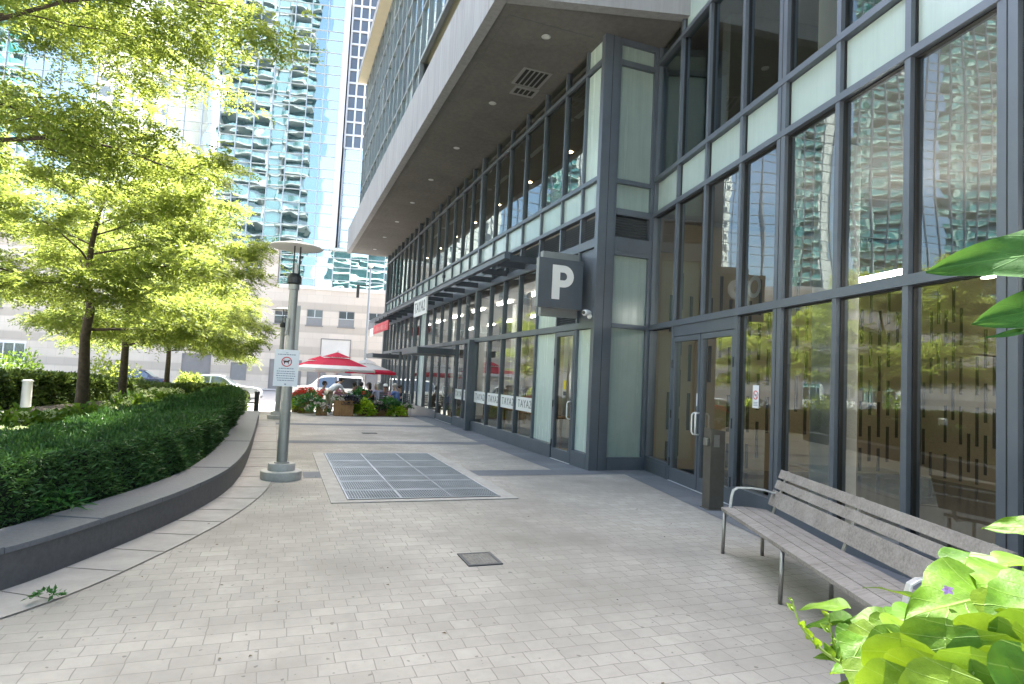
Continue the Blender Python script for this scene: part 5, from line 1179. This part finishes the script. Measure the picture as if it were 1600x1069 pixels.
# ------------------------------------------------------------------ patio: tubs of flowers, umbrellas, tables, people
def tub(x, y, w_, h, label):
    g = gz(y); o = empty('wooden_tub', (x, y, g), R(rnd.uniform(-6, 6)), label, 'planter', 'wooden flower tubs along the patio edge'); b = MB()
    n = max(3, int(w_/.09))
    for k in range(n):
        a0 = -w_/2+w_*k/n+.003; a1 = -w_/2+w_*(k+1)/n-.003
        for sg in (-1, 1): b.box(a0, a1, sg*w_/2-.012, sg*w_/2+.012, 0, h)
        for sg in (-1, 1): b.box(sg*w_/2-.012, sg*w_/2+.012, a0*.93, a1*.93, 0, h)
    b.build('stave', M['tub'], o, world=False); b = MB(); b.box(-w_/2-.025, w_/2+.025, -w_/2-.025, -w_/2+.03, h+.001, h+.03); b.box(-w_/2-.025, w_/2+.025, w_/2-.03, w_/2+.025, h+.001, h+.03); b.box(-w_/2-.025, -w_/2+.03, -w_/2+.031, w_/2-.031, h+.001, h+.03); b.box(w_/2-.03, w_/2+.025, -w_/2+.031, w_/2-.031, h+.001, h+.03); b.build('rim', M['tub'], o, world=False)
    b = MB(); b.box(-w_/2+.02, w_/2-.02, -w_/2+.02, w_/2-.02, h-.06, h-.03); b.build('soil', M['soil'], o, world=False); return o
tub(1.42, 22.0, .34, .30, 'smallest wooden tub, leftmost in the patio row'); tub(2.15, 22.15, .62, .50, 'largest wooden tub, under the purple and lime plants'); tub(2.98, 22.5, .5, .42, 'wooden tub hidden behind the lime cascade in mid row'); tub(3.62, 22.6, .5, .36, 'wooden tub under the dark green plant near the shop front'); tub(4.30, 22.7, .4, .36, 'rightmost wooden tub, against the shop front'); tub(.95, 23.3, .5, .4, 'wooden tub under the red geraniums'); tub(.8, 25.4, .5, .4, 'wooden tub behind the red geraniums, towards the street')
G = 'flowering plants along the patio edge'
def pl(x, y, z, r, h, n, m, lb, L=.10, W=.06, fl=0, fm=None, fr2=.05, s=1): shrub('patio_plant', (x, y, gz(y)+z*.85), (r, r*.8, h*.72), n, m, lb, 'plant', G, L, W, fl, fm, fr2, s, stem=True)
pl(1.05, 22.6, .35, .5, .5, 420, M['green_mid'], 'spiky bright green plant above the smallest tub', .20, .03, s=101)
pl(.95, 23.3, .55, .5, .55, 350, M['green_mid'], 'red geraniums at the left end of the patio', .08, .06, 26, M['flower_red'], .07, 102)
pl(.85, 25.3, .45, .45, .6, 300, M['green_mid'], 'second clump of red geraniums towards the street', .08, .06, 20, M['flower_red'], .07, 103)
pl(.62, 23.2, .1, .34, .6, 380, M['lime_far'], 'yellow lime vine at the left corner of the patio', .10, .08, s=104)
pl(1.3, 21.9, .12, .4, .42, 320, M['green_mid'], 'pale flowered trailing plant around the smallest tub', .08, .05, 14, M['flower_pale'], .06, 105)
pl(2.35, 22.1, .45, .42, .42, 420, M['dark_leaf'], 'purple black leafy plant in the largest tub', .10, .07, s=106)
pl(2.0, 22.1, .50, .28, .32, 200, M['green_mid'], 'pink petunias in the largest tub', .07, .05, 12, M['flower_pale'], .055, 107)
pl(2.86, 22.05, .1, .38, .66, 560, M['lime_far'], 'bright lime vine cascading in the middle of the patio row', .11, .09, s=108)
pl(2.75, 22.75, .5, .42, .75, 420, M['green_mid'], 'tall dark green plant with one red flower in mid row', .12, .07, 2, M['flower_red'], .06, 109)
pl(3.35, 22.2, .25, .34, .40, 260, M['dark_leaf'], 'grey leaved plant with pale flowers right of the lime cascade', .08, .04, 10, M['flower_pale'], .055, 110)
pl(3.75, 22.4, .35, .46, .48, 460, M['green_mid'], 'broad deep green plant near the shop front', .13, .06, s=111)
pl(4.05, 22.25, .05, .36, .42, 420, M['lime_far'], 'low lime vine beside the shop front', .10, .08, s=112)
pl(4.42, 22.6, .32, .28, .26, 180, M['green_mid'], 'pale flowered plant in the rightmost tub', .07, .05, 8, M['flower_pale'], .05, 113)

def umbrella(x, y, rad_, zr, zt, mats, label, n=8, ph=.2, bandw=.22, tilt=0):
    g = gz(y); o = empty('patio_umbrella', (x, y, g), 0, label, 'umbrella', 'red and white umbrellas over the patio'); top, rimm = mats
    def ringp(t, z): return [(x+rad_*t*math.cos(ph+2*math.pi*k/n), y+rad_*t*math.sin(ph+2*math.pi*k/n), z) for k in range(n)]
    hz = lambda t: zt-(zt-zr)*(t**1.12)
    def band(t0, t1, z0=None, z1=None, th=0):
        b = MB(); a, c = ringp(t0, hz(t0) if z0 is None else z0), ringp(t1, hz(t1) if z1 is None else z1)
        for k in range(n):
            q = (k+1) % n; mid0 = [(a[k][i]+a[q][i])/2 for i in range(3)]; mid1 = [(c[k][i]+c[q][i])/2 for i in range(3)]; mid1[2] -= .02*t1
            b.add([a[k], mid0, mid1, c[k]], [(0,1,2,3)]); b.add([mid0, a[q], c[q], mid1], [(0,1,2,3)])
        return b
    band(.30, .80).build('canopy', top, o, recalc=False); band(.802, 1.0).build('canopy_border', rimm, o, recalc=False)
    band(.0, .36, zt+.10, hz(.30)+.045).build('vent_cap', top, o, recalc=False)
    band(1.0, 1.004, zr, zr-.09).build('valance', rimm if rimm is not M['umb_white'] else M['umb_white'], o, recalc=False)
    b = MB(); b.tube([(x, y, g+.02), (x, y, zt+.06)], .021, 10); b.build('pole', M['white_frame'], o, smooth=True)
    b = MB(); b.ball((x, y, zt+.13), .035); b.build('finial', M['white_frame'], o, smooth=True)
    b = MB(); b.lathe([(0, 0), (.26, 0), (.26, .05), (.06, .09), (0, .09)], (x, y, g), 20); b.build('base', M['frame_dark'], o)
    for k, p in enumerate(ringp(.98, hz(.98)-.02)):
        b = MB(); b.tube([(x, y, zt-.04), p], .009, 5); b.tube([(x, y, zr-.1), tuple((Vector((x, y, zt-.04))+Vector(p))/2)], .008, 5); b.build('rib', M['white_frame'], o)
umbrella(2.12, 25.6, 1.62, 1.62, 2.19, (M['umb_red'], M['umb_white']), 'large red patio umbrella with a white border, nearest')
umbrella(1.62, 28.4, 1.5, 1.55, 2.05, (M['umb_red'], M['umb_white']), 'red patio umbrella half hidden behind the nearest one')
umbrella(3.62, 28.2, 1.35, 1.56, 2.02, (M['umb_white'], M['umb_red']), 'white topped patio umbrella with a red border by the shop front', ph=.5)

def patio_table(x, y, label):
    g = gz(y); o = empty('patio_table', (x, y, g), 0, label, 'table', 'patio tables'); b = MB(); b.lathe([(0, .70), (.36, .70), (.37, .715), (.36, .73), (0, .73)], (x, y, g), 24); b.build('tabletop', M['alu'], o)
    b = MB(); b.tube([(x, y, g+.03), (x, y, g+.70)], .03, 10); b.build('column', M['frame_dark'], o); b = MB()
    for k in range(4): a = k*math.pi/2; b.beam((x, y, g+.03), (x+.28*math.cos(a), y+.28*math.sin(a), g+.02), .05, .03)
    b.build('foot', M['frame_dark'], o)
patio_table(3.05, 24.6, 'round patio table under the nearest umbrella, between the seated diners'); patio_table(3.95, 24.3, 'round patio table by the shop front where the white capped diner sits'); patio_table(1.85, 24.3, 'round patio table behind the largest tub'); patio_table(3.2, 27.0, 'round patio table farthest back on the patio')
def make_chair():
    o = empty('patio_chair', (0, 0, 0), 0, 'dark metal patio chair', 'chair', 'chairs on the patio')
    b = MB(); b.box(-.2, .2, -.2, .2, .40, .425); b.build('seat', M['frame_dark'], o)
    b = MB()
    for k in range(5): b.box(-.19, .19, -.215+.004*k, -.2+.004*k, .50+.075*k, .55+.075*k)
    b.build('backrest', M['frame_dark'], o)
    for sx in (-1, 1):
        b = MB(); b.tube([(sx*.19, .18, 0), (sx*.18, .17, .41)], .012, 6); b.build('leg', M['alu'], o); b = MB(); b.tube([(sx*.19, -.22, 0), (sx*.19, -.2, .42), (sx*.19, -.21, .87)], .012, 6); b.build('leg', M['alu'], o)
    return o
ch0 = make_chair(); used = [False]
def chair(x, y, rz, lb):
    o = copy_tree(ch0) if used[0] else ch0; used[0] = True; o.location = (x, y, gz(y)); o.rotation_euler = (0, 0, rz); o['label'] = lb; return o

# people ----------------------------------------------------------
def skin_mesh(name, pts, edges, rads, m, parent, sub=1, root=0):
    me = bpy.data.meshes.new('t'); me.from_pydata([tuple(p) for p in pts], edges, []); t = bpy.data.objects.new('t', me); COL.objects.link(t)
    md = t.modifiers.new('s', 'SKIN'); md.use_smooth_shade = True; sv = me.skin_vertices[0].data
    for i, r in enumerate(rads):
        sv[i].radius = (r, r) if not hasattr(r, '__len__') else r
        sv[i].use_root = (i == root)
    t.modifiers.new('u', 'SUBSURF').levels = sub; t.modifiers['u'].render_levels = sub
    dg = bpy.context.evaluated_depsgraph_get(); dg.update(); me2 = bpy.data.meshes.new_from_object(t.evaluated_get(dg)); bpy.data.objects.remove(t); bpy.data.meshes.remove(me)
    o = bpy.data.objects.new(name, me2); COL.objects.link(o); me2.materials.clear(); me2.materials.append(m); o.parent = parent; return o
def person(x, y, rz, pose, shirt, trousers, hair, label, skin='skin', hat=None, s=.93, longhair=False, z=None, lean=.12):
    g = gz(y) if z is None else z; o = empty('person', (x, y, g), rz, label, 'person', 'people on the patio'); o.scale = (s, s, s)
    V = Vector
    if pose == 'sit':
        hip = V((0, 0, .52)); ch = V((0, .04+lean*.6, .83)); nk = V((0, .06+lean, 1.06)); hd = V((0, .10+lean, 1.22)); hips = [V((sx*.09, .0, .50)) for sx in (-1, 1)]; kn = [V((sx*.12, .43, .51)) for sx in (-1, 1)]; an = [V((sx*.12, .42, .09)) for sx in (-1, 1)]; toe = [V((sx*.13, .56, .04)) for sx in (-1, 1)]
        sh = [V((sx*.18, .04+lean, 1.0)) for sx in (-1, 1)]; el = [V((sx*.24, .18+lean, .76)) for sx in (-1, 1)]; wr = [V((sx*.13, .40+lean, .79)) for sx in (-1, 1)]
    else:
        b_ = .55 if pose == 'bend' else .03
        hip = V((0, -.05, .93)); ch = V((0, b_*.42, 1.24-b_*.14)); nk = V((0, b_*.75, 1.48-b_*.32)); hd = V((0, b_*.95+.04, 1.63-b_*.36)); hips = [V((sx*.09, -.04, .90)) for sx in (-1, 1)]; kn = [V((sx*.10, .02+.03*sx, .50)) for sx in (-1, 1)]; an = [V((sx*.11, -.03+.07*sx, .09)) for sx in (-1, 1)]; toe = [V((sx*.12, .10+.07*sx, .04)) for sx in (-1, 1)]
        sh = [V((sx*.19, b_*.7, 1.42-b_*.3)) for sx in (-1, 1)]; el = [V((sx*.24, b_*.9+.05, 1.14-b_*.35)) for sx in (-1, 1)]; wr = [V((sx*.16, b_*1.15+.22, 1.02-b_*.28)) for sx in (-1, 1)]
    pts = [hip, ch, nk, hd-V((0, .01, .04)), hd+V((0, .015, .05))]; ed = [(0, 1), (1, 2), (2, 3), (3, 4)]; rd = [(.125, .10), (.13, .10), .052, .078, .085]
    for k in (0, 1):
        b0 = len(pts); pts += [hips[k], kn[k], an[k], toe[k]]; ed += [(0, b0), (b0, b0+1), (b0+1, b0+2), (b0+2, b0+3)]; rd += [.085, .058, .038, .034]
        b0 = len(pts); pts += [sh[k], el[k], wr[k]]; ed += [(1, b0), (b0, b0+1), (b0+1, b0+2)]; rd += [.055, .042, .028]
        # palm and five fingers
        dv = (wr[k]-el[k]).normalized(); pa = wr[k]+dv*.07; side = V((1, 0, 0)); bp = len(pts); pts.append(pa); ed.append((b0+2, bp)); rd.append((.034, .016))
        for f in range(4): q = pa+dv*(.075-.008*abs(f-1.3))+side*(.018*(f-1.5))-V((0, 0, .012+.004*f)); pts.append(q); ed.append((bp, len(pts)-1)); rd.append(.0085)
        q = wr[k]+dv*.06-side*(.045 if k else -.045); pts.append(q); ed.append((b0+2, len(pts)-1)); rd.append(.0095)
    body = skin_mesh('body', pts, ed, rd, M[skin], o, 1)
    # shirt with short sleeves, trousers
    skin_mesh('shirt', [hip+V((0, 0, .03)), ch, nk-V((0, .01, .05)), sh[0], sh[0].lerp(el[0], .75), sh[1], sh[1].lerp(el[1], .75)], [(0, 1), (1, 2), (1, 3), (3, 4), (1, 5), (5, 6)], [(.155, .125), (.155, .125), .075, .075, .062, .075, .062], M[shirt], o, 1)
    skin_mesh('trousers', [hip, hips[0], kn[0], an[0]+V((0, 0, .03)), hips[1], kn[1], an[1]+V((0, 0, .03))], [(0, 1), (1, 2), (2, 3), (0, 4), (4, 5), (5, 6)], [(.14, .115), .10, .072, .055, .10, .072, .055], M[trousers], o, 1)
    b = MB()
    for k in (0, 1): d = (toe[k]-an[k]); c = an[k].lerp(toe[k], .55); b.ball((c.x, c.y, .045), (.048, .13, .05), 10, 6)
    b.build('shoes', M['shirt_black'] if trousers != 'khaki' else M['white'], o, smooth=True, world=False)
    b = MB(); b.ball(hd+V((0, -.022, .045)), (.095, .105, .105), 14, 9)
    if longhair: b.ball(hd+V((0, -.07, -.06)), (.09, .06, .14), 12, 8)
    hm = b.build('hair', M[hair], o, smooth=True, world=False)
    b = MB(); b.ball(hd+V((0, .105, .005)), (.014, .022, .022), 8, 6); b.build('nose', M[skin], o, smooth=True, world=False)
    b = MB()
    for sx in (-1, 1): b.ball(hd+V((sx*.033, .088, .04)), (.012, .009, .008), 8, 6)
    b.build('eyes', M['ink_dark'], o, smooth=True, world=False); b = MB(); b.ball(hd+V((0, .088, -.042)), (.026, .01, .007), 8, 6); b.build('mouth', mat('lip', (.35,.12,.11), .6), o, smooth=True, world=False)
    b = MB()
    for sx in (-1, 1): b.ball(hd+V((sx*.092, -.005, .015)), (.012, .022, .032), 8, 6)
    b.build('ears', M[skin], o, smooth=True, world=False)
    if hat:
        b = MB(); b.ball(hd+V((0, -.01, .085)), (.108, .118, .085), 14, 8); b.add([hd+V(q) for q in ((-.08, .07, .07), (.08, .07, .07), (.07, .19, .055), (-.07, .19, .055), (-.08, .07, .08), (.08, .07, .08), (.07, .19, .065), (-.07, .19, .065))], [(3,2,1,0),(4,5,6,7),(0,1,5,4),(1,2,6,5),(2,3,7,6),(3,0,4,7)]); b.build('cap', M[hat], o, smooth=True, world=False, autosmooth=True)
    return o
P = 'seated diner '
person(1.70, 22.75, R(-60), 'bend', 'shirt_white', 'khaki', 'hair_dark', 'person in a white shirt and khaki trousers bending over the largest tub', s=.84)
seat = [(1.45, 24.5, -80, 'shirt_red', 'denim', 'hair_dark', 'skin', None, 'seated diner in a red top behind the red geraniums'), (2.25, 24.15, 80, 'shirt_pink', 'denim', 'hair_brown', 'skin', None, 'seated diner with brown hair behind the largest tub'),
 (2.98, 24.0, 5, 'shirt_lav', 'shirt_navy', 'hair_dark', 'skin2', None, 'seated diner in a slate blue shirt seen from behind under the umbrella'), (2.62, 24.9, -80, 'shirt_white', 'khaki', 'hair_dark', 'skin', None, 'seated diner in a white shirt with dark hair in mid patio'),
 (3.42, 24.1, 60, 'shirt_black', 'shirt_navy', 'hair_dark', 'skin', None, 'seated diner in a black top leaning towards the grey haired woman'), (3.62, 23.6, 20, 'shirt_print', 'shirt_black', 'hair_grey', 'skin', None, 'seated woman with grey hair and a patterned blouse seen from behind'),
 (3.62, 24.9, 180, 'shirt_white', 'denim', 'hair_grey', 'skin', None, 'seated diner in a white top facing the plaza'), (4.02, 24.95, 170, 'shirt_pink', 'khaki', 'hair_dark', 'skin2', 'white', 'seated diner wearing a white cap'),
 (4.38, 23.9, 55, 'shirt_blue', 'denim', 'hair_grey', 'skin', None, 'seated diner in a bright blue shirt beside the shop front'), (4.75, 25.0, 120, 'shirt_black', 'shirt_black', 'hair_dark', 'skin', None, 'seated diner all in black against the shop glass'), (3.2, 27.6, 180, 'shirt_white', 'denim', 'hair_brown', 'skin', None, 'seated diner farthest back on the patio')]
for x, y, a, sh_, tr, hr, sk, hat, lb in seat:
    person(x, y, R(a), 'sit', sh_, tr, hr, lb, sk, hat, .90, longhair='woman' in lb)
    chair(x+.05*math.sin(R(a)), y-.05*math.cos(R(a)), R(a), 'patio chair of the '+lb[7:])

# ------------------------------------------------------------------ cars
def car(loc, rz, L, W, H, kind, paint, label, group='vehicles in the street'):
    o = empty('parked_car', loc, rz, label, 'car', group); lo = o.location.copy()
    gl = .17; belt = H*.60; hood = H*.54
    if kind == 'suv': prof = [(-.5, .50), (-.488, .62), (-.47, .66), (-.42, .98), (-.30, 1.0), (.05, .985), (.20, .655), (.44, .575), (.49, .50), (.5, .38)]
    else: prof = [(-.5, .52), (-.49, .62), (-.36, .645), (-.20, .96), (-.08, 1.0), (.06, .97), (.22, .64), (.42, .555), (.485, .47), (.5, .36)]
    pr = smooth_path([(a*L, h*H) for a, h in prof], 4)
    b = MB(); secs = []
    N_ = len(pr); vs_ = []
    for x, zt in pr:
        t = x/L; wsc = 1-.16*abs(2*t)**5; hw = W/2*wsc; zb = gl+.05*abs(2*t)**6; tb_ = min(zt, belt); cab = max(0, zt-belt)
        top = hw*(.97-.30*min(1, cab/(H*.4)))
        row = [(0, zb), (hw*.86, zb), (hw*.985, zb+.12), (hw, (zb+tb_)/2), (hw*.975, tb_-.02), (hw*.95 if cab > .02 else hw*.9, tb_+.001), (top, max(tb_+.002, zt-.05)), (top*.85, max(tb_+.003, zt-.01)), (0, zt+.004)]
        vs_ += [(x, y, z) for y, z in row]+[(x, -y, z) for y, z in row[1:-1]]
    m_ = 16; order = [0, 1, 2, 3, 4, 5, 6, 7, 8, 15, 14, 13, 12, 11, 10, 9]
    fs = []
    for i in range(N_-1):
        for k in range(m_): a_, c_ = order[k], order[(k+1) % m_]; fs.append((i*m_+a_, i*m_+c_, (i+1)*m_+c_, (i+1)*m_+a_))
    fs.append(tuple(order)); fs.append(tuple((N_-1)*m_+k for k in reversed(order)))
    b.add(vs_, fs); body_ = b.build('body', paint, o, smooth=True, world=False, autosmooth=True)
    # side windows, windscreen and rear window, laid just proud of the cabin
    rng = (-.42, .07) if kind == 'suv' else (-.27, .10)
    def roofz(x): return float(np.interp(x, [p[0] for p in pr], [p[1] for p in pr]))
    cuts = [rng[0]*L, (rng[0]*.45+rng[1]*.55)*L if kind != 'suv' else -.13*L, rng[1]*L*1.6]
    for sg in (-1, 1):
        for q in range(2):
            xa, xb = cuts[q]+.04, cuts[q+1]-.04; n_ = 7; lo_, hi_ = [], []
            for i in range(n_+1):
                x = xa+(xb-xa)*i/n_; zt = roofz(x)-.09; zb2 = belt+.02; zt = max(zt, zb2+.004); hw = W/2*(1-.16*abs(2*x/L)**5); cab = max(0.001, roofz(x)-belt); topw = hw*(.97-.30*min(1, cab/(H*.4)))
                f = (zt-belt)/max(.01, roofz(x)-.05-belt); lo_.append((x, sg*(hw*.95+.004), zb2)); hi_.append((x, sg*(hw*.95+(topw-hw*.95)*min(1, f)+.008), zt))
            w_ = MB(); w_.add(lo_+hi_, [(i, i+1, n_+2+i, n_+1+i) for i in range(n_)]); w_.build('side_window', M['carglass'], o, recalc=False, world=False)
    for xa, xb, nm in (((.075, .195, 'windscreen') if kind != 'suv' else (.065, .19, 'windscreen')), ((-.345, -.215, 'rear_window') if kind != 'suv' else (-.463, -.425, 'rear_window'))):
        w_ = MB(); n_ = 5; v2 = []
        for i in range(n_+1):
            x = (xa+(xb-xa)*i/n_)*L; z = roofz(x)+.012; hw = W/2*.64+(.10*W/2)*(1-min(1, (z-belt)/(H*.4)))
            v2 += [(x, -hw, z-.012), (x, 0, z+.004), (x, hw, z-.012)]
        w_.add(v2, [(3*i+k, 3*i+k+1, 3*i+4+k, 3*i+3+k) for i in range(n_) for k in range(2)]); w_.build(nm, M['carglass'], o, recalc=False, world=False)
    wr_ = .33 if kind != 'suv' else .37
    for x in (-.30*L, .31*L):
        for sg in (-1, 1):
            a_ = MB(Matrix.Translation((x, sg*(W/2-.10), wr_)) @ Matrix.Rotation(R(90), 4, 'X')); a_.lathe([(wr_*.62, -.11), (wr_*.93, -.11), (wr_, -.07), (wr_, .07), (wr_*.93, .11), (wr_*.62, .11)], (0,0,0), 26); wh = a_.build('wheel', M['rub'], o, smooth=True, world=False, autosmooth=True)
            r_ = MB(Matrix.Translation((x, sg*(W/2-.10), wr_)) @ Matrix.Rotation(R(90), 4, 'X')); r_.lathe([(0, -.08*sg), (.06, -.085*sg), (wr_*.62, -.06*sg)], (0,0,0), 20)
            for k in range(5): a3 = k*1.257; r_.beam((0, 0, -.09*sg), (wr_*.6*math.cos(a3), wr_*.6*math.sin(a3), -.088*sg), .06, .02)
            r_ = r_.build('rim', M['rim'], wh, world=False)
            w2 = MB(Matrix.Translation((x, sg*(W/2-.03), wr_)) @ Matrix.Rotation(R(90), 4, 'X')); w2.lathe([(wr_*1.02, 0), (wr_*1.13, -.031*sg)], (0,0,0), 26); w2.build('wheel_arch', M['plastic'], o, world=False)
    for sg in (-1, 1):
        q = MB(); q.ball((.465*L, sg*W*.36, H*.44), (.09, .17, .075), 10, 6); q.build('headlight', M['lens'], o, smooth=True, world=False)
        q = MB(); q.ball((-.478*L, sg*W*.38, H*.53), (.06, .15, .085), 10, 6); q.build('tail_light', M['tail'], o, smooth=True, world=False)
        q = MB(); q.ball((.12*L, sg*(W/2+.07), belt+.06), (.06, .09, .06), 10, 6); q.build('door_mirror', paint, o, smooth=True, world=False)
    q = MB(); q.box(.485*L, .502*L, -W*.3, W*.3, gl+.08, gl+.2); q.box(-.502*L, -.485*L, -W*.36, W*.36, gl+.08, gl+.2); q.build('bumper_grille', M['plastic'], o, world=False)
    q = MB()
    for sg in (-1, 1):
        for x in (cuts[1]-.02,): q.box(x-.012, x+.012, sg*(W/2*.992)-.004, sg*(W/2*.992)+.004, gl+.2, belt)
        q.box(cuts[1]-.35, cuts[1]-.2, sg*(W/2+.0)-.012, sg*(W/2+.0)+.014, belt-.12, belt-.09)
    q.build('door_handle', M['plastic'], o, world=False); return o
car((2.55, 36.9, -.5), R(176), 4.7, 1.88, 1.70, 'suv', M['car_white'], 'white sport utility car behind the patio flowers')
car((-3.2, 38.2, -.5), R(-4), 4.6, 1.8, 1.46, 'sedan', M['car_silver'], 'silver saloon car parked beyond the box hedge')
car((-15.5, 42.5, -.5), R(4), 4.5, 1.8, 1.46, 'sedan', M['car_silver'], 'pale saloon car at the far left beyond the white bollard')
car((-9.4, 47.5, -.5), R(180), 4.5, 1.8, 1.46, 'sedan', M['car_dark'], 'dark saloon car on the far side of the street behind the tree trunks')
